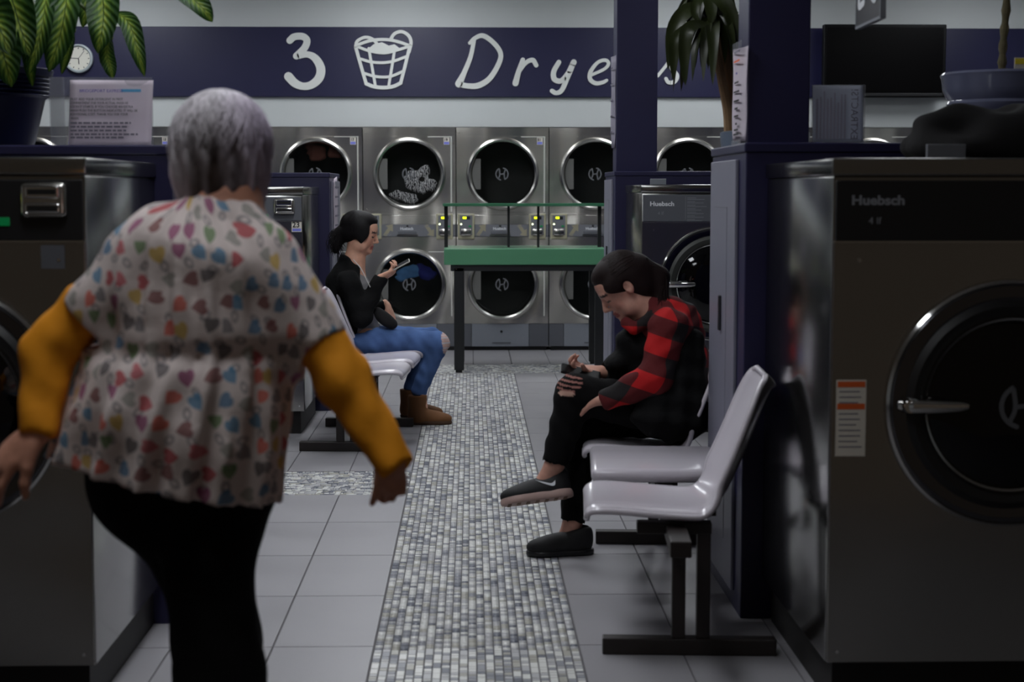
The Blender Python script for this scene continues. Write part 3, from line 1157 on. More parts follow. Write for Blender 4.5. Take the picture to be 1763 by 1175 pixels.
def dryer_proto():
    r = empty('stacked_dryer', (0, 0, 0))
    MB().box((0.003, 0.02, 0.03), (0.02, 0.95, DH)).box((DW - 0.02, 0.02, 0.03), (DW - 0.003, 0.95, DH)).box((0.02, 0.02, DH - 0.02), (DW - 0.02, 0.95, DH)).box((0.02, 0.93, 0.03), (DW - 0.02, 0.95, DH - 0.02)).build('cabinet', 'steel_side', r)
    MB().box((0.02, 0.03, 0), (DW - 0.02, 0.9, 0.03)).build('plinth', 'drum_black', r)
    # face sheets
    for nm, z0, z1, zc in (('lower_front', 0.235, 0.985, 0.575), ('upper_front', 1.175, DH - 0.004, 1.525)):
        holed_sheet((0.004, z0), (DW - 0.004, z1), (DW / 2, zc), 0.285, 0.006, 0.02).build(nm, 'steel_dryer', r)
    MB().box((0.004, 0.008, 1.092), (DW - 0.004, 0.02, 1.173), 0.002).build('upper_band', 'steel_dryer', r)
    cp = MB().box((0.004, 0.006, 0.988), (DW - 0.004, 0.02, 1.090), 0.002).build('control_band', 'panel_mid', r)
    MB().box((0.004, 0.008, 0.035), (0.13, 0.02, 0.232), 0.002).build('kick_panel', 'panel_grey', r)
    MB().box((0.63, 0.008, 0.035), (DW - 0.004, 0.02, 0.232), 0.002).build('kick_panel', 'panel_grey', r)
    lp = MB().box((0.133, 0.004, 0.035), (0.627, 0.02, 0.232), 0.002).build('lint_panel', 'panel_light', r)
    MB().lathe([(0.012, 0), (0.010, -0.006)], (0.39, 0.004, 0.165), 'Y', 14).build('lock', 'panel_black', lp)
    MB().box((0.31, 0.0, 0.062), (0.47, 0.004, 0.072)).build('lint_pull', 'panel_grey', lp)
    for nm, zc, d0, d1 in (('lower_door', 0.575, 0.30, 0.86), ('upper_door', 1.525, 1.20, 1.845)):
        c = (DW / 2, 0, zc)
        d = holed_sheet((0.06, d0), (DW - 0.035, d1), (DW / 2, zc), 0.285, -0.002, 0.006).build(nm, 'steel_dryer', r)
        MB().box((DW - 0.046, -0.008, d0), (DW - 0.035, 0.006, d1), 0.002).box((DW / 2 + 0.16, -0.006, d1 - 0.006), (DW - 0.035, 0.004, d1)).build('door_edge', 'edge_highlight', d)
        R = 0.313
        prof = [(R, 0.008), (R, -0.012), (R - 0.008, -0.026), (R - 0.022, -0.032), (R - 0.036, -0.026), (R - 0.046, -0.008), (R - 0.05, 0.03)]
        MB().lathe(prof, c, 'Y', 64, False).build('door_ring', 'satin_chrome', d, True)
        MB().lathe([(R - 0.048, -0.006), (0.002, -0.010)], c, 'Y', 48, False).build('glass', 'door_glass', d)
        MB().lathe([(R - 0.05, 0.028), (R - 0.035, 0.05), (R - 0.03, 0.62), (0.002, 0.63)], c, 'Y', 48, False).build('drum', 'drum_dark', r, True)
        a = [math.radians(t) for t in np.linspace(150, 210, 12)]
        rr = R - 0.052
        emblem(d, (DW / 2 - 0.005, -0.0118, zc), 0.052)
        hp = MB()
        hp.prism([(DW / 2 - 0.72 * rr, zc + 0.5 * rr)] + [(DW / 2 + rr * math.cos(t), zc + rr * math.sin(t)) for t in a] + [(DW / 2 - 0.72 * rr, zc - 0.5 * rr)], lambda x, y, t: Vector((x, 0.004 - t, y)), 0.002)
        hp.build('hinge_plate', 'hinge_grey', d)
        for sx, sz in ((0.03, d1 + 0.03), (DW - 0.02, d1 - 0.06), (0.03, d0 + 0.02)):
            MB().lathe([(0.006, 0.006), (0.005, 0.0)], (sx, 0, sz), 'Y', 8).build('screw', 'chrome', d)
    # control plates
    for k, x in enumerate((0.085, DW - 0.10)):
        p = MB().box((x - 0.072, -0.012, 0.965), (x + 0.072, 0.008, 1.185), 0.008, 2).build('control_plate', 'plate_beige', r)
        MB().box((x - 0.055, -0.0135, 1.00), (x + 0.055, -0.0118, 1.170), 0.0005, 1).build('plate_face', 'panel_mid', p)
        MB().box((x - 0.03, -0.016, 1.135), (x + 0.035, -0.0125, 1.162), 0.001).build('display_window', 'panel_black', p)
        MB().box((x - 0.028, -0.0175, 1.140), (x + 0.004, -0.0155, 1.159)).build('display', 'led_yellow', p)
        MB().lathe([(0.008, -0.012), (0.007, -0.017)], (x - 0.042, 0, 1.095), 'Y', 12).build('indicator', 'led_white', p)
        MB().box((x + 0.022, -0.016, 1.07), (x + 0.046, -0.0125, 1.084), 0.001).build('button', 'green_button', p)
        cb = MB().box((x - 0.046, -0.034, 0.995), (x + 0.046, -0.012, 1.058), 0.010, 2).build('coin_box', 'satin_chrome', p, True)
        MB().box((x - 0.034, -0.0355, 1.012), (x + 0.034, -0.0335, 1.023)).build('coin_slot', 'drum_black', cb)
        s = 1 if k == 0 else -1
        ax = x + s * 0.13
        arrow = [(-0.045, -0.040), (-0.015, -0.052), (0.018, 0.0), (0.04, -0.012), (0.040, 0.052), (-0.022, 0.04), (-0.002, 0.022)]
        MB().prism([(ax + u, 1.042 + s * v) for u, v in arrow], lambda x_, y_, t: Vector((x_, 0.006 - t, y_)), 0.0015).build('arrow_mark', 'arrow_beige', cp)
        text('direction_word', 'UPPER' if k == 0 else 'LOWER', 0.024, (ax - 0.06 + 0.02 * s, 0.0045, 0.995 if k == 0 else 1.068), 'ink_grey', cp)
        MB().lathe([(0.008, 0.008), (0.007, 0.003)], (x, 0, 1.205), 'Y', 10).build('lock', 'drum_black', r)
    MB().box((0.30, -0.010, 1.008), (0.46, 0.006, 1.036), 0.003).build('handle_tray', 'panel_grey', cp)
    MB().box((0.29, -0.012, 0.998), (0.47, 0.006, 1.004)).build('handle_lip', 'satin_chrome', cp)
    text('nameplate', 'Huebsch', 0.032, (0.318, 0.0045, 1.046), 'ink_white', cp, bold=0.0012)
    MB().lathe([(0.010, 0.006), (0.009, 0.0)], (0.38, 0, 1.078), 'Y', 12).build('lock', 'panel_black', cp)
    s = MB().box((DW - 0.105, -0.0055, 1.775), (DW - 0.055, -0.0035, 1.835)).build('number_sticker', 'sticker_white', r)
    MB().box((DW - 0.102, -0.0065, 1.778), (DW - 0.058, -0.0055, 1.800)).build('sticker_stripe', 'sticker_blue', s)
    return r


DRY_LABELS = {
    -5: 'steel stacked dryer farthest toward the clock, partly behind the blue planter',
    -4: 'steel stacked dryer below the wall clock, behind the notice sheet',
    -3: 'steel stacked dryer hidden behind the grey haired woman',
    -2: 'steel stacked dryer with brown load, behind washer 23',
    -1: 'steel stacked dryer with striped load above and blue load below',
    0: 'steel stacked dryer standing under the lettering, behind the green table centre',
    1: 'steel stacked dryer behind the far end of the green table',
    2: 'steel stacked dryer behind the drooping palm and far partition',
    3: 'steel stacked dryer hidden behind the near pillar',
    4: 'steel stacked dryer below the television, behind the standing grey sheet',
    5: 'steel stacked dryer beyond the television behind the glazed planter'}
dp = dryer_proto()
first = True
for k in range(-5, 6):
    o = dp if first else copy_tree(dp)
    first = False
    o.location = (-0.134 + k * DW, DY, 0)
    tag(o, DRY_LABELS[k], 'dryer', 'stacked dryers along the back wall')
    t = text('dryer_number', str(33 + k) if False else '%d' % (2 * k + 21), 0.03, (DW - 0.101, -0.0066, 1.808), 'ink_black', o, bold=0.001)


def laundry(name, c, r, m, label, seed):
    g = np.random.default_rng(seed)
    h = 0.012
    f = Field(np.array(c) - np.array((r[0] * 2, 0.05, r[2] * 2)), np.array(c) + np.array((r[0] * 2, 0.05, r[2] * 2)), h)
    for i in range(9):
        q = np.array(c) + g.uniform(-1, 1, 3) * np.array((r[0], 0.004, r[2]))
        f.ell(q, (g.uniform(0.3, 0.6) * r[0] + 0.01, 0.016, g.uniform(0.3, 0.6) * r[2] + 0.01), None, 0.02)
    f.warp(lambda X, Y, Z: 0.006 * np.sin(X * 60 + Z * 38) * np.cos(Z * 52 - X * 20))
    return f.build(name, m, None, 1, label=label, cat='laundry', group='laundry inside the dryers')


# laundry lies against the glass of the turning drums
for i, (px, py, rx, rz, m, lab) in enumerate((
        (722, 312, 0.11, 0.10, 'laundry_stripe', 'black and white striped laundry in the upper drum'),
        (690, 340, 0.10, 0.035, 'laundry_stripe', 'striped laundry edge lying low in the upper drum'),
        (703, 470, 0.10, 0.045, 'laundry_blue', 'light blue laundry in the lower drum'),
        (735, 468, 0.06, 0.05, 'laundry_navy', 'navy laundry beside the light blue bundle'),
        (560, 262, 0.12, 0.06, 'laundry_red', 'brown laundry in the drum behind washer 23'))):
    p = at(px, py, DY + 0.10)
    laundry('laundry', p, (rx, 0.02, rz), m, lab, 40 + i)


# ------------------------------------------------------------------ lettering on the blue band
def band_f(ox, oy, sc):
    def f(x, y, t):
        p = at(ox + x / sc, oy + y / sc, 14.085)
        return Vector((p[0], 14.085 - 0.001 - t, p[2]))
    return f


let = empty('wall_lettering', tuple(at(830, 110, 14.08)), label='white hand lettered 3, basket picture and word Dryers on blue band', cat='lettering')
lx, ly, lz = let.location
fa = band_f(460, 30, 4.198)
fb = band_f(760, 30, 3.39)


def letter(name, f, strokes, polys=()):
    b = MB()
    for s in strokes:
        b.stroke(s[0], s[1], f, 0.012)
    for p in polys:
        b.prism(p, f, 0.012)
    o = b.build(name, 'letter_white')
    o.parent = let
    o.matrix_parent_inverse = Matrix.Translation(-let.location)
    return o


letter('numeral', fa, [([(165, 168), (195, 142), (255, 138), (288, 168), (270, 222), (212, 280)], 25), ([(212, 280), (290, 268), (350, 298), (388, 370), (375, 440), (320, 488), (258, 498), (200, 475), (155, 428)], [24, 22, 28, 32, 32, 28, 26, 30, 32])])
letter('basket_picture', fa, [
    ([(640, 215), (678, 350), (716, 480)], 12), ([(716, 480), (770, 500), (840, 508), (910, 500), (965, 475)], 13), ([(965, 475), (1000, 340), (1032, 205)], 12),
    ([(735, 225), (760, 370), (782, 492)], 10), ([(922, 235), (900, 370), (880, 492)], 10),
    ([(672, 300), (750, 322), (840, 328), (920, 315), (1003, 285)], 10), ([(697, 403), (770, 425), (840, 432), (900, 425), (977, 393)], 10),
    ([(640, 205), (740, 170), (840, 160), (930, 172), (1030, 205)], 11), ([(645, 208), (730, 240), (840, 258), (930, 240), (1025, 210)], 10),
    ([(640, 212), (652, 172), (706, 145), (758, 155), (792, 188)], 11), ([(892, 160), (920, 120), (970, 104), (1020, 130), (1040, 180), (1026, 250)], 12)],
    [[(735, 225), (770, 195), (830, 180), (880, 205), (920, 195), (955, 222), (920, 252), (840, 264), (760, 252)]])
letter('letter_d', fb, [([(165, 150), (195, 122), (245, 108), (310, 155), (346, 215), (330, 280), (280, 358), (215, 398), (150, 400), (100, 388)], [10, 12, 14, 14, 14, 15, 16, 17, 15, 16]), ([(190, 135), (170, 230), (132, 325), (102, 388)], [12, 13, 15, 22])])
R_ = [([(475, 248), (450, 318), (432, 385)], [13, 15, 18]), ([(442, 335), (490, 268), (532, 250), (553, 280)], [10, 12, 14, 13])]
letter('letter_r', fb, R_)
letter('letter_y', fb, [([(685, 262), (655, 318), (660, 362), (700, 370), (740, 322), (772, 262)], [14, 15, 16, 15, 14, 17]), ([(772, 262), (732, 358), (702, 425), (670, 442), (645, 430)], [16, 15, 14, 13, 13])])
letter('letter_e', fb, [([(872, 338), (950, 302), (975, 270), (955, 250), (910, 265), (870, 318), (868, 362), (900, 385), (940, 380), (964, 368)], [9, 9, 10, 10, 10, 12, 13, 12, 11, 9])])
letter('letter_r', fb, [([(x + 632, y) for x, y in s], w) for s, w in R_])
letter('letter_s', fb, [([(1262, 342), (1300, 295), (1330, 262), (1345, 300), (1375, 340), (1360, 375), (1325, 380), (1310, 358)], [9, 9, 10, 11, 12, 12, 11, 10])])

# ------------------------------------------------------------------ clock, television, hanging sign
c = at(136, 101, 14.07)
ck = empty('wall_clock', tuple(c), label='round white wall clock with pale rim above the dryers', cat='clock')
MB().lathe([(0.105, 0.015), (0.122, 0.0), (0.120, -0.03), (0.108, -0.035), (0.098, -0.02)], (0, 0, 0), 'Y', 40, False).build('rim', 'clock_rim', ck, True)
MB().lathe([(0.105, 0.01), (0.105, -0.015), (0.002, -0.016)], (0, 0, 0), 'Y', 40, True).build('face', 'clock_face', ck)
for k in range(12):
    a = k * PI / 6
    MB().bar((0.08 * math.sin(a), -0.017, 0.08 * math.cos(a)), (0.092 * math.sin(a), -0.017, 0.092 * math.cos(a)), 0.006, 0.002, (0, 1, 0)).build('hour_mark', 'ink_black', ck)
for nm, a, L, w in (('hour_hand', math.radians(176), 0.05, 0.007), ('minute_hand', math.radians(272), 0.075, 0.005), ('second_hand', math.radians(38), 0.08, 0.003)):
    MB().bar((0, -0.019, 0), (L * math.sin(a), -0.019, L * math.cos(a)), w, 0.002, (0, 1, 0)).build(nm, 'ink_black', ck)

tv = empty('television', (3.52, 13.95, 2.22), label='dark flat television mounted on the blue band', cat='television')
MB().box((-0.53, -0.04, -0.045), (0.52, 0.03, 0.57), 0.008).build('casing', 'tv_bezel', tv)
MB().box((-0.505, -0.046, 0.0), (0.495, -0.039, 0.545), 0.002).build('screen', 'tv_screen', tv)
MB().box((-0.505, -0.05, -0.035), (0.495, -0.041, -0.012), 0.002).build('speaker_bar', 'panel_black', tv)
MB().box((-0.2, 0.03, 0.1), (0.2, 0.135, 0.4)).build('wall_bracket', 'tv_bezel', tv)

hs = empty('hanging_sign', tuple(at(1498, 39, 4.55)), math.radians(-91), label='dark hanging sign with 2 and basket near the ceiling', cat='sign')
hz = 0.0
MB().box((-0.15, -0.006, 0.0), (0.15, 0.006, 0.26), 0.002).build('board', 'board_dark', hs)
MB().box((-0.153, -0.008, -0.004), (0.153, 0.008, 0.003)).box((-0.153, -0.008, 0), (-0.148, 0.008, 0.262)).box((0.148, -0.008, 0), (0.153, 0.008, 0.262)).box((-0.153, -0.008, 0.258), (0.153, 0.008, 0.263)).build('frame', 'panel_light', hs)
fs = lambda x, y, t: Vector((x, -0.0065 - t, y))
MB().stroke([(-0.115, 0.175), (-0.09, 0.205), (-0.06, 0.18), (-0.075, 0.125), (-0.115, 0.06), (-0.05, 0.06)], 0.010, fs, 0.0015).build('numeral', 'ink_white', hs)
b = MB()
for s in ([(0.03, 0.19), (0.045, 0.06)], [(0.13, 0.19), (0.115, 0.06)], [(0.045, 0.06), (0.08, 0.05), (0.115, 0.06)], [(0.035, 0.15), (0.08, 0.14), (0.125, 0.15)], [(0.04, 0.105), (0.08, 0.095), (0.12, 0.105)],
          [(0.06, 0.185), (0.067, 0.055)], [(0.10, 0.185), (0.093, 0.055)], [(0.03, 0.19), (0.08, 0.17), (0.13, 0.19)], [(0.03, 0.19), (0.08, 0.21), (0.13, 0.19)]):
    b.stroke(s, 0.0055, fs, 0.0015)
b.build('basket_picture', 'ink_white', hs)
for sx in (-0.12, 0.12):
    MB().tube([(sx, 0, 0.26), (sx, 0, CEIL - hs.location.z)], 0.003, 6).build('hanging_wire', 'chrome', hs)


# ------------------------------------------------------------------ green folding table
tb = empty('folding_table', (0.39, 12.28, 0), label='green topped folding table with black legs and overhead shelf', cat='table')
X0, X1 = -0.60, 0.63
MB().box((X0, 0.0, 0.822), (X1, 0.70, 0.945), 0.006).build('tabletop', 'table_green', tb)
MB().box((X0 + 0.05, 0.02, 0.775), (X1 - 0.05, 0.055, 0.822)).box((X0 + 0.05, 0.63, 0.775), (X1 - 0.05, 0.665, 0.822)).build('apron', 'table_black', tb)
for x in (X0 + 0.075, X1 - 0.085):
    for y in (0.02, 0.625):
        lg = MB().box((x, y, 0.02), (x + 0.075, y + 0.06, 0.80), 0.003).build('leg', 'table_black', tb)
        MB().box((x + 0.01, y + 0.01, 0.0), (x + 0.06, y + 0.05, 0.02)).build('foot', 'drum_black', lg)
        MB().lathe([(0.006, 0), (0.005, -0.004)], (x + 0.018, y, 0.79), 'Y', 8).build('bolt', 'chrome', lg)
MB().box((X0 - 0.01, 0.16, 1.262), (X1 + 0.01, 0.54, 1.285), 0.004).build('overhead_shelf', 'shelf_glass', tb)
for x, w in ((X0 + 0.012, 0.028), (-0.105, 0.018), (0.125, 0.018), (X1 - 0.03, 0.028)):
    MB().box((x - w / 2, 0.33, 0.945), (x + w / 2, 0.33 + w, 1.262)).build('shelf_post', 'table_black', tb)


# ------------------------------------------------------------------ shell chair benches
def shell_mesh():
    prof = catmull([(0.268, 0.405), (0.266, 0.424), (0.245, 0.438), (0.18, 0.440), (0.06, 0.430), (-0.05, 0.424), (-0.105, 0.434), (-0.150, 0.475), (-0.188, 0.55), (-0.225, 0.64), (-0.258, 0.725), (-0.280, 0.775), (-0.294, 0.792)], 4)
    n = len(prof)
    m = 27
    T = np.zeros((n, m, 3))
    seg = np.r_[0, np.cumsum(np.linalg.norm(np.diff(prof, axis=0), axis=1))]
    s = seg / seg[-1]
    for i in range(n):
        v = s[i]
        hw = 0.232 if v < 0.52 else 0.232 - 0.045 * ((v - 0.52) / 0.48) ** 1.5
        e = min(v / 0.10, (1 - v) / 0.14, 1.0)
        hw *= 0.72 + 0.28 * math.sqrt(max(0, 1 - (1 - e) ** 2))
        tg = prof[min(i + 1, n - 1)] - prof[max(i - 1, 0)]
        tg /= np.linalg.norm(tg)
        nr = np.array((-tg[1], tg[0]))
        if nr[1] < 0 and v < 0.3:
            nr = -nr
        nr = np.array((tg[1], -tg[0])) if v > 0.0 else nr
        for j in range(m):
            u = -1 + 2 * j / (m - 1)
            dish = 0.022 * (abs(u) ** 2.4) - 0.030 * max(0, abs(u) - 0.88) / 0.12 * 0.6
            bow = 0.045 * abs(u) ** 2 * max(0, min(1, (v - 0.45) / 0.15))
            p = prof[i] + nr * (dish + bow) * (1 if v > 0.06 else v / 0.06)
            T[i, j] = (p[0], u * hw, p[1])
    du = np.gradient(T, axis=0)
    dv = np.gradient(T, axis=1)
    N = np.cross(du, dv)
    N /= np.linalg.norm(N, axis=2)[..., None] + 1e-9
    if N[n // 4, m // 2, 2] < 0:
        N = -N
    B = T - N * 0.012
    idx = np.arange(n * m).reshape(n, m)
    q1 = np.stack([idx[:-1, :-1], idx[1:, :-1], idx[1:, 1:], idx[:-1, 1:]], -1).reshape(-1, 4)
    q2 = q1[:, ::-1] + n * m
    bd = np.r_[idx[0, :], idx[1:, -1], idx[-1, -2::-1], idx[-2:0:-1, 0]]
    q3 = np.stack([bd, np.roll(bd, -1), np.roll(bd, -1) + n * m, bd + n * m], 1)
    me = np_mesh('seat_shell', np.vstack([T.reshape(-1, 3), B.reshape(-1, 3)]), np.vstack([q1, q2, q3]))
    bm = bmesh.new()
    bm.from_mesh(me)
    bmesh.ops.recalc_face_normals(bm, faces=bm.faces)
    bm.to_mesh(me)
    bm.free()
    smooth(me)
    me.materials.append(MATS['seat_shell'])
    rim = (T.reshape(-1, 3)[bd] + B.reshape(-1, 3)[bd]) / 2
    rm = MB().tube([tuple(p) for p in rim], 0.0095, 8, True).mesh('seat_rim', True)
    rm.materials.append(MATS['seat_shell'])
    return me, rm


SHELL, RIM = shell_mesh()


def bench(loc, rz, ys, feet, label, table=None):
    r = empty('bench_seating', loc, rz, label=label, cat='bench')
    for y in ys:
        o = link('seat', SHELL, None, r)
        o.location = (0, y, 0)
        q = link('seat_rim', RIM, None, o)
        MB().box((-0.13, y - 0.05, 0.392), (0.12, y + 0.05, 0.415)).build('seat_bracket', 'bench_metal', r)
    if table is not None:
        MB().box((-0.19, table - 0.255, 0.425), (0.245, table + 0.255, 0.472), 0.02, 3).build('side_table', 'seat_shell', r, True)
        MB().box((-0.13, table - 0.05, 0.392), (0.12, table + 0.05, 0.425)).build('seat_bracket', 'bench_metal', r)
    MB().box((-0.03, min(feet) - 0.05, 0.345), (0.03, max(feet) + 0.25, 0.392), 0.004).build('beam', 'bench_metal', r)
    for y in feet:
        MB().box((-0.30, y - 0.025, 0.0), (0.215, y + 0.025, 0.05), 0.004).build('foot', 'bench_metal', r)
        for x in (-0.01, -0.083):
            MB().box((x - 0.02, y - 0.02, 0.05), (x + 0.02, y + 0.02, 0.38), 0.003).build('leg', 'bench_metal', r)
        MB().box((-0.105, y - 0.022, 0.365), (0.115, y + 0.022, 0.40), 0.003).build('bracket', 'bench_metal', r)
    return r


# right bench faces the aisle (-X), left bench faces +X; both stand slightly askew
bench((0.612, 4.90, 0), PI - math.radians(3.6), [0.0, -1.155], [0.17, -1.36], 'pale shell seat bench with flat middle table beside the near washer', -0.565)
bench((-0.615, 8.60, 0), math.radians(-3.6), [0.0, 0.555, 1.11], [-0.03, 0.88], 'pale shell seat bench beside washer 23 under the woman in jeans')
# ------------------------------------------------------------------ notices
def sheet(name, p00, p10, p01, wav, m, parent, n=14, nrm=(0, -1, 0), thick=0.001):
    """slightly curled sheet between three corners (lower a, lower b, upper a)"""
    p00, p10, p01 = map(np.array, (p00, p10, p01))
    V = np.zeros((n, n, 3))
    uv = np.zeros((n, n, 2))
    for i in range(n):
        for j in range(n):
            u, v = i / (n - 1), j / (n - 1)
            w = wav * (math.sin(3.1 * u + 2.2 * v) + 0.5 * math.sin(7 * v - 3 * u))
            V[i, j] = p00 + (p10 - p00) * u + (p01 - p00) * v + np.array(nrm) * w
            uv[i, j] = (u, v)
    me = grid_mesh(name, V, uv)
    smooth(me)
    o = link(name, me, m, parent)
    md = o.modifiers.new('thickness', 'SOLIDIFY')
    md.thickness = thick
    return o


# notice in clear holder on the partition by the plant
r = empty('notice_holder', tuple(at(175, 252, 5.16)), label='white typed notice in a clear holder beside the leafy plant', cat='notice')
q = lambda px, py, Y=5.16: at(px, py, Y) - np.array(r.location)
MB().box((q(88, 252)[0], 0.004, 0), (q(264, 252)[0], 0.008, q(170, 133)[2]), 0.001).build('clear_holder', 'acrylic', r)
MB().box((q(88, 252)[0], -0.01, 0), (q(112, 252)[0], 0.012, q(170, 133)[2]), 0.001).build('holder_fold', 'acrylic', r)
MB().box((q(88, 252)[0], -0.03, 0), (q(264, 252)[0], 0.05, 0.003)).build('holder_foot', 'acrylic', r)
sh = sheet('paper_sheet', q(118, 251), q(260, 251), q(121, 138), 0.003, 'paper', r)
lines = [(136, 158, 'BRIDGEPORT EXPRESS', 'ink_purple', 5.6), (120, 172, 'MUST ADD YOUR DETERGENT IN FIRST', 'ink_black', 4.6), (120, 178.5, 'COMPARTMENT FOR YOUR ACTUAL WASH AS', 'ink_black', 4.6), (120, 185, 'SOON IT STARTS. IF YOU CHOOSE AN EXTRA', 'ink_black', 4.6),
         (120, 191.5, 'WASH PUSH THE BUTTON INDICATED. IT WILL BE', 'ink_black', 4.5), (120, 198, 'ADDITIONAL COST. THANK YOU FOR YOUR', 'ink_black', 4.6), (121, 205, 'WASH.', 'ink_black', 4.6)]
for px, py, s, m, hgt in lines:
    p = q(px + 1.5, py + 1)
    o = text('text_line', s, hgt / 535 * 1.25, (p[0], p[1] - 0.0065, p[2]), m, r)
    wpx = {'ink_purple': 72}.get(m, min(112, len(s) * 2.75))
    me = o.data
    xm = max(v.co.x for v in me.vertices)
    o.scale = (wpx / 535 / xm, 1, 1)
p = q(209, 156)
MB().box((p[0], p[1] - 0.0065, p[2] - 0.005), (p[0] + 0.062, p[1] - 0.0055, p[2] + 0.004), 0.0003).build('blue_mark', 'ink_blue', r)
for k, (py, w) in enumerate(((212, 104), (218.5, 100), (225, 98), (231.5, 116), (237, 92))):
    x = 122
    while x < 122 + w:
        ww = random.uniform(4, 12)
        p, p2 = q(x, py), q(min(x + ww, 122 + w), py)
        MB().box((p[0], p[1] - 0.0065, p[2] - 0.0028), (p2[0], p[1] - 0.0056, p[2] + 0.0028)).build('faded_word', 'ink_fade', r)
        x += ww + 2.2

# grey sheet seen from behind, EXTRACT showing through
r = empty('notice_sheet', tuple(at(1443, 246, 5.32)), label='grey sheet in a holder seen from behind, beside the near pillar', cat='notice')
q = lambda px, py, Y=5.32: at(px, py, Y) - np.array(r.location)
MB().box((q(1397, 246)[0], 0.003, 0), (q(1489, 246)[0], 0.007, q(1443, 146)[2]), 0.001).build('clear_holder', 'acrylic', r)
MB().box((q(1397, 246)[0], -0.02, 0), (q(1489, 246)[0], 0.04, 0.003)).build('holder_foot', 'acrylic', r)
sheet('paper_sheet', q(1399, 245), q(1486, 245), q(1399, 147), 0.002, 'paper_grey', r)
o = text('show_through_word', 'EXTRACTS!', 0.03, (0, 0, 0), 'ink_fade', r)
p = q(1464, 241)
xm = max(v.co.x for v in o.data.vertices)
o.rotation_euler = (PI / 2, 0, 0)
o.matrix_basis = Matrix.Translation((p[0], p[1] - 0.0045, p[2])) @ Matrix(((0, 1, 0, 0), (0, 0, 1, 0), (1, 0, 0, 0), (0, 0, 0, 1))) @ Matrix.Diagonal((0.163 / xm, 1.1, 1, 1))
for k in range(9):
    p, p2 = q(1404 + k * 6, 240), q(1407 + k * 6, 240)
    zt = q(1410, random.uniform(155, 185))[2]
    MB().box((p[0], -0.0045, 0.012), (p2[0], -0.004, zt)).build('faded_line', 'paper_dark', r)

# taped sheets
r = empty('taped_notice', (0.886, 5.40, 1.70), label='white typed sheet taped to the aisle face of the near pillar', cat='notice')
sheet('paper_sheet', (-0.004, 0.11, -0.16), (0.002, -0.10, -0.165), (-0.006, 0.09, 0.145), 0.004, 'paper', r, nrm=(-1, 0, 0))
for k, (z, w, m) in enumerate(((0.13, 0.12, 'ink_fade'), (0.10, 0.11, 'sticker_orange'), (0.06, 0.02, 'ink_purple'), (0.03, 0.08, 'ink_black'), (0.0, 0.11, 'ink_black'), (-0.03, 0.10, 'ink_black'), (-0.055, 0.06, 'ink_black'), (-0.08, 0.08, 'ink_black'), (-0.105, 0.03, 'ink_black'), (-0.125, 0.08, 'ink_black'), (-0.14, 0.10, 'ink_black'))):
    MB().box((-0.0125, -w / 2, z - 0.003), (-0.0115, w / 2, z + 0.003)).build('text_line', m, r)
for z in (0.15, -0.17):
    MB().box((-0.012, -0.09, z - 0.012), (-0.0105, 0.09, z + 0.012)).build('tape', 'acrylic', r)
r = empty('taped_notice', (0.903, 10.40, 1.95), label='crumpled sheet taped to the aisle face of the far pillar', cat='notice')
sheet('paper_sheet', (-0.004, 0.10, -0.3), (-0.002, -0.09, -0.3), (-0.004, 0.10, 0.28), 0.006, 'paper_dark', r, nrm=(-1, 0, 0))
for z in (-0.2, -0.1, 0.0, 0.1, 0.2):
    MB().box((-0.016, -0.07, z - 0.004), (-0.014, 0.06, z + 0.004)).build('text_line', 'ink_fade', r)
r = empty('taped_notice', (-0.872, 10.5, 1.28), label='glossy sheet taped to the partition end behind washer 23', cat='notice')
sheet('paper_sheet', (0.004, -0.22, -0.19), (0.002, 0.16, -0.17), (0.004, -0.22, 0.17), 0.004, 'paper', r, nrm=(1, 0, 0))
for z in (-0.12, -0.06, 0.0, 0.06, 0.12):
    MB().box((0.010, -0.17, z - 0.006), (0.012, 0.12, z + 0.006)).build('text_line', 'ink_fade', r)


# ------------------------------------------------------------------ plants
def leaf_mesh(name, pts, width, face, cup=0.15, n=9, tipf=0.75):
    """leaf along 3D pts; face = direction the upper side looks to"""
    P = catmull(pts, 5)
    k = len(P)
    t = np.gradient(P, axis=0)
    t /= np.linalg.norm(t, axis=1)[:, None]
    fc = unit(face)
    V = np.zeros((k, n, 3))
    uv = np.zeros((k, n, 2))
    for i in range(k):
        v = i / (k - 1)
        w = width * (math.sin(PI * min(1, v ** tipf)) ** 0.7 * 0.98 + 0.02)
        sd = unit(np.cross(t[i], fc))
        nr = np.cross(sd, t[i])
        for j in range(n):
            u = -1 + 2 * j / (n - 1)
            V[i, j] = P[i] + sd * u * w * 0.5 + nr * (cup * w * abs(u) + 0.05 * w * math.sin(9 * v + 2 * u))
            uv[i, j] = (u, v)
    me = grid_mesh(name, V, uv)
    smooth(me)
    return me


pl = empty('leafy_houseplant', tuple(at(-20, 250, 5.45)), label='variegated broad leaved houseplant in a ridged navy pot', cat='plant')


def rel(o, p):
    return tuple(np.array(p) - np.array(o.location))


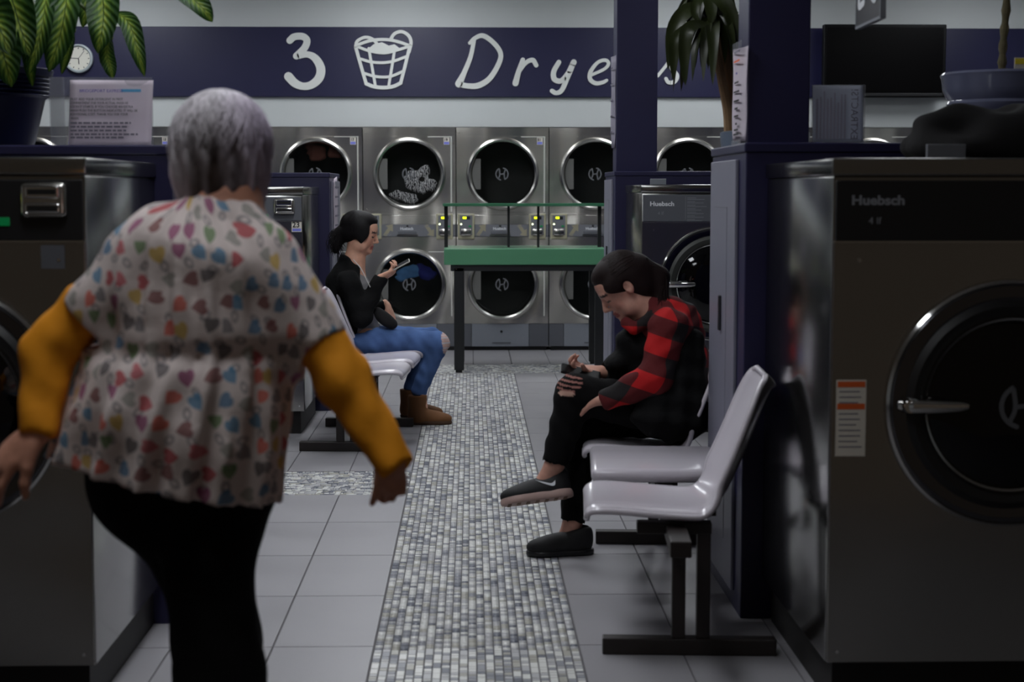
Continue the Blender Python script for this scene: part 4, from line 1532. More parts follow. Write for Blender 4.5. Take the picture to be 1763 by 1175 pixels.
pc = np.array(pl.location)
b = MB()
R1, HH = 0.205, 0.235
prof = [(0.002, 0.0), (0.145, 0.0), (0.150, 0.01), (0.185, 0.15)]
for k in range(6):
    prof += [(0.190 + k * 0.002, 0.155 + k * 0.013), (0.200 + k * 0.002, 0.161 + k * 0.013)]
prof += [(0.215, 0.245), (0.205, 0.25), (0.195, 0.235), (0.002, 0.235)]
b.lathe(prof, (0, 0, 0), 'Z', 48, False)
pot = b.build('pot', 'pot_navy', pl, True)
MB().lathe([(0.195, 0.236), (0.12, 0.246), (0.002, 0.25)], (0, 0, 0), 'Z', 24, False).build('soil', 'soil', pl)
LEAVES = [([(172, -45, 5.36), (178, 5, 5.25), (176, 50, 5.2), (168, 92, 5.2)], 56), ([(186, 62, 5.28), (184, 95, 5.24), (190, 118, 5.23), (194, 136, 5.24)], 27), ([(196, 22, 5.3), (222, 40, 5.2), (236, 85, 5.17), (249, 132, 5.18)], 34),
          ([(120, -40, 5.4), (112, 20, 5.2), (98, 80, 5.17), (84, 124, 5.18)], 52), ([(82, -30, 5.4), (75, 30, 5.16), (62, 85, 5.12), (50, 128, 5.13)], 38), ([(5, -60, 5.4), (18, -10, 5.15), (36, 50, 5.1), (52, 98, 5.1)], 66),
          ([(285, -55, 5.3), (315, -20, 5.15), (345, 10, 5.12), (366, 38, 5.13)], 46), ([(124, 50, 5.34), (118, 80, 5.3), (112, 105, 5.29), (106, 128, 5.3)], 20), ([(60, 20, 5.35), (52, 70, 5.25), (52, 110, 5.22), (56, 150, 5.22)], 28),
          ([(-20, 20, 5.3), (-5, 60, 5.12), (8, 100, 5.08), (20, 150, 5.1)], 70), ([(-60, -20, 5.3), (-30, 10, 5.1), (-5, 40, 5.02), (18, 95, 5.0)], 80), ([(140, -70, 5.5), (150, -40, 5.45), (150, 10, 5.42), (142, 48, 5.42)], 40)]
for pts, w in LEAVES:
    w3 = [at(*p) - pc for p in pts]
    o = link('leaf', leaf_mesh('leaf', w3, w / 2800 * pts[1][2], (0.1, -1, 0.45)), 'variegated_leaf', pl)
    base = np.array((random.uniform(-0.05, 0.05), random.uniform(-0.05, 0.05), 0.24))
    tip = w3[0]
    midp = (base + tip) / 2 + np.array((0, 0, 0.22))
    MB().tube([tuple(v) for v in catmull([base, midp, tip + (tip - w3[1]) * 0.1, tip], 5)], 0.006, 6).build('stem', 'stem_green', pl, True)

# drooping palm on the low ledge
pp = empty('drooping_palm', (1.115, 6.2, 1.29), label='drooping dark palm with two bare trunks in a slate pot', cat='plant')
prof = [(0.002, 0), (0.10, 0), (0.112, 0.02), (0.150, 0.215), (0.160, 0.225), (0.168, 0.27), (0.170, 0.305), (0.158, 0.31), (0.150, 0.28), (0.002, 0.28)]
MB().lathe(prof, (0, 0, 0), 'Z', 40, False).build('pot', 'pot_slate', pp, True)
MB().lathe([(0.152, 0.283), (0.08, 0.30), (0.002, 0.305)], (0, 0, 0), 'Z', 20, False).build('soil', 'soil', pp)
pw = np.array(pp.location)
crowns = []
for pts, rad in (([(1256, 232, 6.2), (1253, 190, 6.2), (1243, 140, 6.18), (1232, 80, 6.15), (1226, 45, 6.15)], 0.022), ([(1262, 232, 6.25), (1257, 170, 6.25), (1250, 110, 6.22), (1240, 40, 6.2), (1222, 8, 6.2)], 0.026)):
    w3 = [at(*p) - pw for p in pts]
    P = catmull(w3, 5)
    MB().tube([tuple(v) for v in P], list(np.linspace(rad, rad * 0.6, len(P))), 10).build('trunk', 'trunk_tan', pp, True)
    crowns.append(w3[-1])
g = np.random.default_rng(5)
for ci, cr in enumerate(crowns):
    for k in range(19):
        az = 2 * PI * k / 19 + g.uniform(-0.15, 0.15)
        L = g.uniform(0.15, 0.23)
        rise = g.uniform(-0.02, 0.05)
        d = np.array((math.cos(az), math.sin(az), 0))
        pts = [cr + np.array((0, 0, g.uniform(-0.06, 0.02))), cr + d * L * 0.35 + (0, 0, rise), cr + d * L * 0.62 + (0, 0, rise - L * 0.4), cr + d * L * 0.72 + (0, 0, rise - L * 1.1)]
        link('leaf', leaf_mesh('leaf', pts, g.uniform(0.035, 0.06), d + np.array((0, 0, 0.8)), 0.12, 5), 'strap_leaf', pp)
for pts, w in (([(1222, 15, 6.15), (1185, 18, 6.12), (1158, 55, 6.1), (1150, 120, 6.1)], 0.06), ([(1222, 30, 6.1), (1170, 60, 6.05), (1160, 100, 6.05), (1160, 140, 6.05)], 0.045), ([(1218, 40, 6.05), (1185, 50, 6.0), (1178, 100, 6.0), (1180, 148, 6.0)], 0.05),
               ([(1222, -40, 6.15), (1222, -10, 6.1), (1224, 20, 6.06), (1226, 40, 6.05)], 0.055), ([(1215, -10, 6.1), (1200, 5, 6.08), (1196, 25, 6.06), (1205, 40, 6.05)], 0.035), ([(1225, -5, 6.1), (1245, 5, 6.06), (1262, 40, 6.05), (1266, 110, 6.05)], 0.06)):
    link('leaf', leaf_mesh('leaf', [at(*p) - pw for p in pts], w, (0, -1, 0.5), 0.12, 5), 'strap_leaf', pp)

# glazed planter with thin rough trunk
gp = empty('glazed_planter', (1.782, 5.47, 1.525), label='glazed blue planter with one thin rough trunk, above the black coat', cat='plant')
prof = [(0.002, 0), (0.13, 0), (0.145, 0.02), (0.165, 0.11), (0.178, 0.125), (0.182, 0.14), (0.176, 0.150), (0.186, 0.165), (0.196, 0.19), (0.200, 0.225), (0.205, 0.235), (0.198, 0.243), (0.188, 0.238), (0.18, 0.2), (0.002, 0.2)]
MB().lathe(prof, (0, 0, 0), 'Z', 56, False).build('pot', 'pot_glaze', gp, True)
MB().lathe([(0.182, 0.205), (0.1, 0.245), (0.002, 0.26)], (0, 0, 0), 'Z', 24, False).build('soil', 'soil', gp)
P = catmull([(-0.005, 0, 0.22), (-0.002, 0, 0.34), (0.006, 0, 0.5), (0.004, 0, 0.8), (0.01, 0, 1.1)], 8)
MB().tube([tuple(v) for v in P], [0.013 + 0.003 * math.sin(i * 1.9) for i in range(len(P))], 10).build('trunk', 'trunk_rough', gp, True)
for k in range(10):
    az = k * 2.4
    d = np.array((math.cos(az), math.sin(az), 0))
    link('leaf', leaf_mesh('leaf', [np.array((0.01, 0, 1.08)), np.array((0.01, 0, 1.08)) + d * 0.15 + (0, 0, 0.12), np.array((0.01, 0, 1.08)) + d * 0.3 + (0, 0, 0.08), np.array((0.01, 0, 1.08)) + d * 0.42 + (0, 0, -0.05)], 0.05, d * 0.3 + np.array((0, 0, 1)), 0.1, 5), 'strap_leaf', gp)
tg = MB().box((-0.012, -0.150, 0.225), (0.045, -0.147, 0.282)).build('care_tag', 'sticker_white', gp)
MB().box((-0.010, -0.1515, 0.261), (0.043, -0.150, 0.279)).build('tag_band', 'sticker_yellow', tg)

# black coat heaped on the near washer
f = Field((1.15, 4.45, 1.44), (2.1, 5.12, 1.80), 0.009)
for c, rr in (((1.46, 4.8, 1.50), (0.19, 0.14, 0.055)), ((1.62, 4.82, 1.53), (0.2, 0.17, 0.09)), ((1.78, 4.8, 1.54), (0.2, 0.17, 0.10)), ((1.36, 4.80, 1.575), (0.06, 0.05, 0.035)), ((1.46, 4.80, 1.575), (0.09, 0.06, 0.04))):
    f.ell(c, rr, None, 0.05)
f.warp(lambda X, Y, Z: 0.007 * np.sin(X * 30 + Z * 26 + Y * 12) + 0.005 * np.sin(Y * 46 - X * 19))
f.cut((0, 0, 1.458), (0, 0, -1))
f.build('coat', 'black_cloth', None, 2, label='black coat heaped on top of the near washer', cat='coat')
# ------------------------------------------------------------------ people
def A(*p):
    return np.array(p, float)


def head_into(F, C, f, u, sc=1.0, k=0.012):
    """head in frame: f forward, u up, s sideways. Returns a local->world function"""
    f, u = unit(f), unit(u)
    u = unit(u - f * (u @ f))
    s = np.cross(u, f)
    C = np.array(C, float)
    L = lambda a, b, c: C + sc * (a * f + b * s + c * u)
    fr = np.array((f, s, u))
    r = lambda *v: np.array(v) * sc
    F.ell(L(-0.015, 0, 0.03), r(0.092, 0.073, 0.085), fr, k)
    F.ell(L(0.025, 0, -0.045), r(0.060, 0.054, 0.075), fr, 0.03)
    F.ell(L(0.055, 0, 0.03), r(0.034, 0.055, 0.05), fr, 0.03)
    F.ell(L(0.066, 0, -0.103), r(0.021, 0.024, 0.018), fr, 0.025)
    for b in (-1, 1):
        F.ell(L(0.050, b * 0.034, -0.036), r(0.026, 0.024, 0.028), fr, 0.02)
        F.ell(L(0.020, b * 0.050, -0.080), r(0.035, 0.016, 0.025), fr, 0.025)
        F.ell(L(0.100, b * 0.033, -0.004), r(0.020, 0.020, 0.013), fr, 0.012, 'c')
        F.ell(L(0.071, b * 0.031, -0.006), r(0.0145, 0.016, 0.0135), fr, 0.004)
        F.ell(L(0.083, b * 0.028, 0.016), r(0.008, 0.024, 0.007), fr, 0.012)
        F.ell(L(-0.010, b * 0.073, -0.010), r(0.018, 0.008, 0.030), fr, 0.006)
        F.ell(L(-0.004, b * 0.078, -0.006), r(0.008, 0.006, 0.016), fr, 0.005, 'c')
        F.ell(L(0.090, b * 0.011, -0.044), r(0.010, 0.008, 0.007), fr, 0.006)
    F.cone(L(0.083, 0, 0.008), L(0.106, 0, -0.036), 0.007 * sc, 0.0105 * sc, 0.012)
    F.ell(L(0.084, 0, -0.067), r(0.011, 0.023, 0.0065), fr, 0.006)
    F.ell(L(0.082, 0, -0.080), r(0.011, 0.019, 0.007), fr, 0.006)
    F.ell(L(0.093, 0, -0.0735), r(0.008, 0.022, 0.0018), fr, 0.003, 'c')
    return L, fr


def face_col(V, C, fr, skin, sc=1.0, lip=(150, 84, 80), brow=(46, 32, 28)):
    q = (V - np.array(C)) @ fr.T / sc
    c = np.tile(np.array(lin(skin)), (len(V), 1))
    hd = (np.abs(q) < 0.16).all(1)

    def put(m, col, w=1.0):
        c[m] = c[m] * (1 - w) + np.array(lin(col)) * w
    fwd = hd & (q[:, 0] > 0.04)
    put(fwd & (np.abs(q[:, 2] + 0.073) < 0.0125) & (np.abs(q[:, 1]) < 0.023), lip)
    ay = np.abs(q[:, 1])
    put(fwd & (np.abs(q[:, 2] - (0.016 + 0.10 * (0.04 - ay))) < 0.0052) & (ay > 0.012) & (ay < 0.052), brow)
    put(fwd & (np.abs(q[:, 2] + 0.013) < 0.0042) & (ay > 0.018) & (ay < 0.046), (38, 28, 26))
    ck = fwd & (np.abs(q[:, 2] + 0.04) < 0.02) & (ay > 0.025)
    put(ck, (196, 120, 104), 0.22)
    return c


def hand_into(F, w, d, n, t, curl=(0.3, 0.4, 0.3), spread=0.08, sc=1.0, thumb=0.5, tcurl=0.35, k=0.006):
    """hand: wrist w, fingers along d, palm looks to n, thumb on side t"""
    d = unit(d)
    n = unit(np.array(n) - d * (np.array(n) @ d))
    t0 = np.cross(d, n)
    t = t0 if t0 @ np.array(t, float) > 0 else -t0
    w = np.array(w, float)
    F.cone(w - d * 0.02 * sc, w + d * 0.03 * sc, 0.024 * sc, 0.026 * sc, 0.01, (n, 0.75))
    pc = w + d * 0.055 * sc
    F.ell(pc, A(0.052, 0.040, 0.0155) * sc, np.array((d, t, n)), 0.015)
    lens = (0.068, 0.078, 0.072, 0.056)
    pos = (0.030, 0.010, -0.011, -0.030)
    for i in range(4):
        b = w + d * (0.092 - 0.010 * abs(i - 1.2) ** 1.2 * 0.5) * sc + t * pos[i] * sc
        ang = 0.0
        dirv = d + t * spread * (1.5 - i)
        dirv = unit(dirv)
        p = b - dirv * 0.02 * sc
        L = lens[i] * sc
        r0 = 0.0092 * sc if i < 3 else 0.0080 * sc
        seg = (0.02 * sc + L * 0.46, L * 0.30, L * 0.24)
        for j in range(3):
            ang += curl[j] * (1 + 0.12 * i) if j else curl[0] * (1 + 0.1 * i)
            v = dirv * math.cos(ang) + n * math.sin(ang)
            e = p + v * seg[j]
            F.cone(p, e, r0 * (1 - 0.08 * j), r0 * (1 - 0.08 * (j + 1)), k)
            p = e
    # thumb leaves the side of the palm near its base
    b = w + d * 0.022 * sc + t * 0.024 * sc
    v = unit(d * (1 - thumb * 0.5) + t * thumb + n * 0.25)
    e = b + v * 0.042 * sc
    F.cone(b, e, 0.0145 * sc, 0.0115 * sc, 0.012)
    v2 = unit(v + n * tcurl + d * 0.2)
    e2 = e + v2 * 0.030 * sc
    F.cone(e, e2, 0.0110 * sc, 0.0098 * sc, k)
    v3 = unit(v2 + n * tcurl)
    F.cone(e2, e2 + v3 * 0.024 * sc, 0.0098 * sc, 0.0080 * sc, k)


def bounds(pts, m=0.2):
    P = np.array(pts)
    return P.min(0) - m, P.max(0) + m


def shoe(parent, heel, toe, up, L, upper, sole, tall=0.0, width=0.09, name='shoe', laces=None, swoosh=0, h=0.005, tread=None, sole_t=0.024):
    """heel, toe: ground points of the sole; up: sole normal"""
    heel, toe = np.array(heel, float), np.array(toe, float)
    d = unit(toe - heel)
    u = unit(np.array(up, float) - d * (np.array(up) @ d))
    s = np.cross(u, d)
    fr = np.array((d, s, u))
    P = lambda a, b, c: heel + d * a * L + s * b * width + u * c
    lo, hi = bounds([heel, toe, P(0, 0, 0.16 + tall)], 0.12)
    F = Field(lo, hi, h)
    F.ell(P(0.72, 0, 0.034), A(0.30 * L, 0.48 * width, 0.036), fr, 0.01)
    F.ell(P(0.45, 0, 0.042), A(0.36 * L, 0.43 * width, 0.045), fr, 0.02)
    F.ell(P(0.20, 0, 0.045), A(0.21 * L, 0.41 * width, 0.052), fr, 0.02)
    if tall:
        F.cone(P(0.20, 0, 0.05), P(0.20, 0, 0.06 + tall), 0.052, 0.058, 0.03)
    else:
        F.cone(P(0.30, 0, 0.055), P(0.16, 0, 0.088), 0.036, 0.038, 0.03)
        F.ell(P(0.20, 0, 0.115), A(0.045, 0.028, 0.03), fr, 0.008, 'c')
    F.cut(P(0, 0, 0.012), -u)
    if tall:
        F.cut(P(0, 0, 0.06 + tall), u)
    o = F.build(name, upper, parent, 1)
    F = Field(lo, hi, h)
    F.ell(P(0.72, 0, 0.012), A(0.305 * L, 0.51 * width, 0.04), fr, 0.0)
    F.ell(P(0.42, 0, 0.012), A(0.40 * L, 0.46 * width, 0.04), fr, 0.02)
    F.ell(P(0.18, 0, 0.012), A(0.205 * L, 0.44 * width, 0.04), fr, 0.02)
    F.cut(P(0, 0, 0.0), -u)
    F.cut(P(0, 0, sole_t), u)
    so = F.build('sole', sole, o, 1)
    if tread:
        for a in np.linspace(0.1, 0.9, 7):
            MB().bar(tuple(P(a, -0.3, -0.0005)), tuple(P(a, 0.3, -0.0005)), 0.014, 0.003, tuple(u)).build('tread_block', tread, so)
    if laces:
        for i in range(4):
            a = 0.40 + 0.06 * i
            z = 0.089 - 0.006 * i
            MB().tube([tuple(P(a, -0.22, z - 0.012)), tuple(P(a + 0.02, 0, z)), tuple(P(a, 0.22, z - 0.012))], 0.0025, 6).build('lace', laces, o)
        MB().tube([tuple(P(0.36, 0, 0.09)), tuple(P(0.30, 0.05, 0.118)), tuple(P(0.33, 0.1, 0.105))], 0.0025, 6).build('lace', laces, o)
    if swoosh:
        sg = swoosh
        b = MB()
        pts = [(0.22, 0.064), (0.235, 0.046), (0.29, 0.045), (0.40, 0.058), (0.50, 0.074)]
        pts2 = [(0.50, 0.074), (0.40, 0.064), (0.30, 0.055), (0.262, 0.056), (0.22, 0.064)]
        poly = list(catmull(pts, 4)) + list(catmull(pts2, 4))[1:-1]
        def fs_(x, y, t):
            return Vector(P(x, sg * (0.462 - 0.9 * (y - 0.045) + t * 10), y))
        b.prism([tuple(q) for q in poly[::-1]], fs_, 0.0022)
        b.build('side_mark', 'ink_white', o)
    return o


def limb(F, pts, rad, k=0.03, flat=None):
    for (a, b), (ra, rb) in zip(zip(pts, pts[1:]), zip(rad, rad[1:])):
        F.cone(a, b, ra, rb, k, flat)


# ================================================================== woman in the printed scrub top (walking away)
def woman_scrubs():
    SK = (204, 146, 122)
    C = at(384, 274, 3.17)
    f, u = A(0.06, 0.985, -0.16), A(0.0, 0.16, 0.985)
    neck = at(388, 345, 3.12)
    back_top = at(378, 440, 3.11)
    shL, shR = at(225, 452, 3.08), at(482, 480, 3.08)
    elL, wrL = at(84, 605, 3.06), at(66, 742, 3.0)
    elR, wrR = at(592, 655, 3.04), at(681, 800, 2.98)
    chest, waist = at(352, 480, 3.10), at(345, 615, 3.10)
    pel = at(318, 800, 3.10)
    hipL, hipR = at(258, 825, 3.12), at(388, 840, 3.08)
    knL, anL = at(352, 1120, 3.24) * 1, at(345, 1120, 3.3)
    knL = A(-0.512, 3.20, 0.47)
    anL = A(-0.53, 3.28, 0.09)
    knR = A(-0.475, 3.00, 0.47)
    anR = A(-0.455, 2.78, 0.16)
    F = Field((-1.0, 2.62, 0.0), (-0.12, 3.55, 1.62), 0.0055)
    L, fr = head_into(F, C, f, u, 1.0)
    F.cone(L(-0.02, 0, -0.05), neck, 0.056, 0.058, 0.03)
    F.cone(neck, back_top, 0.055, 0.085, 0.05)
    F.cone(back_top, chest, 0.09, 0.12, 0.05, ((0, 1, 0), 0.7))
    F.cone(chest, waist, 0.125, 0.125, 0.05, ((0, 1, 0), 0.75))
    F.cone(waist, pel, 0.12, 0.115, 0.05, ((0, 1, 0), 0.7))
    limb(F, [back_top, shL, elL, wrL], [0.05, 0.05, 0.040, 0.026])
    limb(F, [back_top, shR, elR, wrR], [0.05, 0.05, 0.040, 0.026])
    limb(F, [hipL, A(-0.525, 3.16, 0.66), knL, anL], [0.075, 0.065, 0.055, 0.038])
    limb(F, [hipR, A(-0.490, 3.04, 0.66), knR, anR], [0.075, 0.065, 0.055, 0.038])
    limb(F, [anL, anL + A(0, 0.10, -0.05)], [0.036, 0.03])
    limb(F, [anR, anR + A(0, 0.09, -0.08)], [0.036, 0.03])
    hand_into(F, wrL, A(-0.74, -0.1, -0.66), A(0.5, 0.5, -0.3), A(0.6, -0.2, -0.3), (0.25, 0.35, 0.25), 0.1)
    hand_into(F, wrR - unit(wrR - elR) * 0.030, A(0.34, 0.05, -0.94), A(-0.45, 0.85, -0.2), A(-0.8, -0.3, -0.2), (0.75, 1.0, 0.8), 0.07, 0.86, 0.4)
    body = F.build('person', 'skin', None, 1, col=lambda V: face_col(V, C, fr, SK),
                   label='grey haired woman in heart print scrub top walking away, yellow sleeves', cat='person')
    # trousers
    F = Field((-0.85, 2.65, 0.0), (-0.25, 3.5, 0.98), 0.007)
    F.cone(pel + A(0, 0, 0.08), pel - A(0, 0, 0.03), 0.145, 0.15, 0.03, ((0, 1, 0), 0.75))
    F.ell(at(228, 805, 3.09), (0.075, 0.09, 0.10), None, 0.05)
    F.ell(at(395, 855, 3.10), (0.07, 0.08, 0.10), None, 0.05)
    limb(F, [hipL, A(-0.525, 3.16, 0.66), knL, anL + A(0, 0, 0.0)], [0.118, 0.090, 0.085, 0.080], 0.03)
    limb(F, [hipR, A(-0.500, 3.04, 0.66), knR, anR + A(0, 0, 0.0)], [0.094, 0.080, 0.082, 0.078], 0.03)
    F.warp(lambda X, Y, Z: 0.004 * np.sin(Z * 38 + X * 20) * np.cos(X * 30 + Y * 22))
    F.build('trousers', 'black_jeans', body, 1)
    for an, nm in ((anL, 'l'), (anR, 'r')):
        z = max(0.0, an[2] - 0.09)
        t = an + A(0.0, 0.17, 0)
        shoe(body, (an[0], an[1] - 0.06, z), (an[0], an[1] + 0.18, 0.0 if nm == 'r' else z), (0, 0, 1), 0.25, 'shoe_black', 'shoe_sole', h=0.007)
    # mustard undershirt sleeves
    for sh, el, wr in ((shL, elL, wrL), (shR, elR, wrR)):
        F = Field(*bounds([sh, el, wr], 0.12), 0.006)
        limb(F, [sh * 0.5 + el * 0.5, el, wr], [0.052, 0.049, 0.036], 0.03)
        dd = unit(wr - el)
        F.cut(wr + dd * 0.012, dd)
        ph = rng.uniform(0, 6)
        F.warp(lambda X, Y, Z: 0.0018 * np.sin(Z * 70 + X * 55 + ph) + 0.0014 * np.sin(X * 90 - Z * 45 + Y * 60))
        F.build('sleeve', 'mustard', body, 1)
    # scrub top
    F = Field((-0.98, 2.75, 0.70), (-0.14, 3.45, 1.42), 0.0055)
    yy = ((0, 1, 0), 0.74)
    F.cone(at(386, 385, 3.10), at(372, 440, 3.09), 0.070, 0.120, 0.06, ((0, 1, 0), 0.85))
    F.cone(at(347, 510, 3.09), at(345, 550, 3.10), 0.158, 0.168, 0.06, yy)
    F.cone(at(345, 550, 3.10), at(345, 615, 3.10), 0.168, 0.168, 0.05, yy)
    F.cone(at(345, 615, 3.10), at(312, 720, 3.09), 0.168, 0.195, 0.04, ((0, 1, 0), 0.85))
    F.cone(at(312, 720, 3.09), at(285, 920, 3.09), 0.195, 0.215, 0.04, ((0, 1, 0), 0.85))
    F.cone(at(225, 660, 3.06), at(103, 838, 3.04), 0.03, 0.05, 0.08, ((0, 1, 0), 0.8))
    for sh, el, r0, r1 in ((at(275, 432, 3.08), elL, 0.080, 0.058), (at(448, 462, 3.08), elR, 0.080, 0.060)):
        e = sh + (el - sh) * (0.66 if el[0] < -0.6 else 0.72)
        F.cone(sh, e, r0, r1, 0.05)
    F2n = unit(elL - at(275, 432, 3.08))
    cutp = at(118, 517, 3.08)
    X, Y, Z = F.ax[0][:, None, None], F.ax[1][None, :, None], F.ax[2][None, None, :]
    dl = (X - cutp[0]) * F2n[0] + (Y - cutp[1]) * F2n[1] + (Z - cutp[2]) * F2n[2]
    cl = at(165, 545, 3.08)
    reg = np.maximum(X - (cl[0] + 0.0), 0.93 - Z)
    F.d = np.where((X < cl[0] + 0.02) & (Z > at(165, 596, 3.08)[2]), np.maximum(F.d, dl), F.d).astype(np.float32)
    F2n = unit(elR - at(448, 462, 3.08))
    cutp = at(565, 591, 3.06)
    dl = (X - cutp[0]) * F2n[0] + (Y - cutp[1]) * F2n[1] + (Z - cutp[2]) * F2n[2]
    cl = at(522, 600, 3.06)
    F.d = np.where((X > cl[0] - 0.0) & (Z > at(522, 760, 3.06)[2]), np.maximum(F.d, dl), F.d).astype(np.float32)
    wz = at(345, 600, 3.1)[2]
    cx, cy = at(345, 600, 3.1)[0], 3.10

    def folds(X, Y, Z):
        th = np.arctan2(X - cx + 0.25 * np.clip(wz - Z, 0, 1), cy - Y)
        below = np.clip((wz - Z) / 0.20, 0, 1)
        above = np.clip(1 - np.abs(Z - wz - 0.10) / 0.22, 0, 1)
        pinch = np.exp(-((Z - wz) / 0.018) ** 2)
        bk = np.clip(np.cos(th) + 0.15, 0, 1)
        w1 = np.sin(th * 15 + 1.2 * np.sin(Z * 9)) + 0.55 * np.sin(th * 27 + Z * 8 + 1.1)
        return bk * (0.013 * (0.35 + 0.65 * below) * below ** 0.3 * w1 + 0.0085 * above * np.sin(th * 17 + Z * 5 + 0.6) + 0.013 * pinch * (1 + 0.5 * w1)) \
            + 0.003 * np.sin(Z * 34 + X * 41 + Y * 20) * np.sin(X * 26 - Z * 17)
    F.warp(folds)
    # hems
    F.cut((at(85, 786, 3.0) + at(480, 872, 3.0)) / 2 + A(0, 0, -0.012), np.cross(A(0, 1, 0), unit(at(480, 872, 3.0) - at(85, 786, 3.0))))

    def uvf(V):
        dx, dy = V[:, 0] - cx, cy - V[:, 1]
        r = np.clip(np.hypot(dx, dy), 0.14, 1)
        return np.stack([np.arctan2(dx, dy) * r * 1.02, V[:, 2] + 0.05 * dx], 1)
    F.build('scrub_top', 'scrub_print', body, 1, uv=uvf)
    # hair: short silver bob, darker at the nape
    F = Field(C - 0.2, C + 0.2, 0.005)
    F.ell(L(-0.012, 0, 0.030), A(0.108, 0.090, 0.092), fr, 0.02)
    F.ell(L(-0.030, 0, -0.015), A(0.092, 0.090, 0.085), fr, 0.03)
    for b in (-1, 1):
        F.ell(L(-0.005, b * 0.058, -0.055), A(0.055, 0.024, 0.050), fr, 0.03)
    F.ell(L(-0.072, 0, -0.072), A(0.030, 0.055, 0.045), fr, 0.03)
    F.ell(L(0.085, 0, -0.06), A(0.075, 0.062, 0.10), fr, 0.02, 'c')

    def grooves(X, Y, Z):
        a = np.arctan2((X - C[0]), (C[1] - Y) + 0.02)
        v = Z - C[2]
        g1 = np.sin(a * 21 + 2.2 * np.sin(v * 30) + 1.0) + 0.6 * np.sin(a * 37 - v * 24 + 0.5)
        return 0.0032 * g1 * np.clip((0.115 - v) / 0.05, 0, 1)
    F.warp(grooves)
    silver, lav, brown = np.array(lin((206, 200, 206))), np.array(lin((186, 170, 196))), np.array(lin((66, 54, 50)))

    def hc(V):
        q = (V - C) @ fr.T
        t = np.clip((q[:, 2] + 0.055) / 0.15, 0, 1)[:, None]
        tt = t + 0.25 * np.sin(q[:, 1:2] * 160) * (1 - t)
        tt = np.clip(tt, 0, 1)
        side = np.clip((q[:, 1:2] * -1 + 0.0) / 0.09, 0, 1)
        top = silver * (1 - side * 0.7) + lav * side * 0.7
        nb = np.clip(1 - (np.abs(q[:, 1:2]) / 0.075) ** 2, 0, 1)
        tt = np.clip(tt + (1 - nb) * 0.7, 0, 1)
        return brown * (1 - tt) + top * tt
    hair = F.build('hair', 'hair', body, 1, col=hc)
    paths, cols, nr = [], [], []
    g = np.random.default_rng(3)
    for i in range(2200):
        az = g.uniform(0, 2 * PI)
        t0 = g.uniform(0.05, 1.1)
        ln = g.uniform(0.6, 1.1)
        k = 9
        th = t0 + np.linspace(0, ln, k)
        th = np.minimum(th, 2.15)
        a = az + 0.18 * np.sin(th * 3 + g.uniform(0, 6)) + g.uniform(-0.1, 0.1) * (th - t0)
        rr = 1.0 + g.uniform(-0.02, 0.07) + 0.05 * np.linspace(0, 1, k) ** 2 * g.uniform(-0.5, 1.3)
        q = np.stack([-0.02 + 0.107 * rr * np.sin(th) * np.cos(a), 0.091 * rr * np.sin(th) * np.sin(a), 0.022 + 0.101 * rr * np.cos(th)], 1)
        if (q[:, 0] > 0.07).any() and (q[:, 2] < 0.03).any():
            continue
        w = C + q @ fr
        paths.append(w)
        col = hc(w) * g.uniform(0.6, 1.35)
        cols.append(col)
        nn = q - A(-0.02, 0, 0.02)
        nr.append(nn @ fr)
    strands('hair_strands', paths, 0.0016, 'hair', hair, cols, nr)
    return body


woman_scrubs()


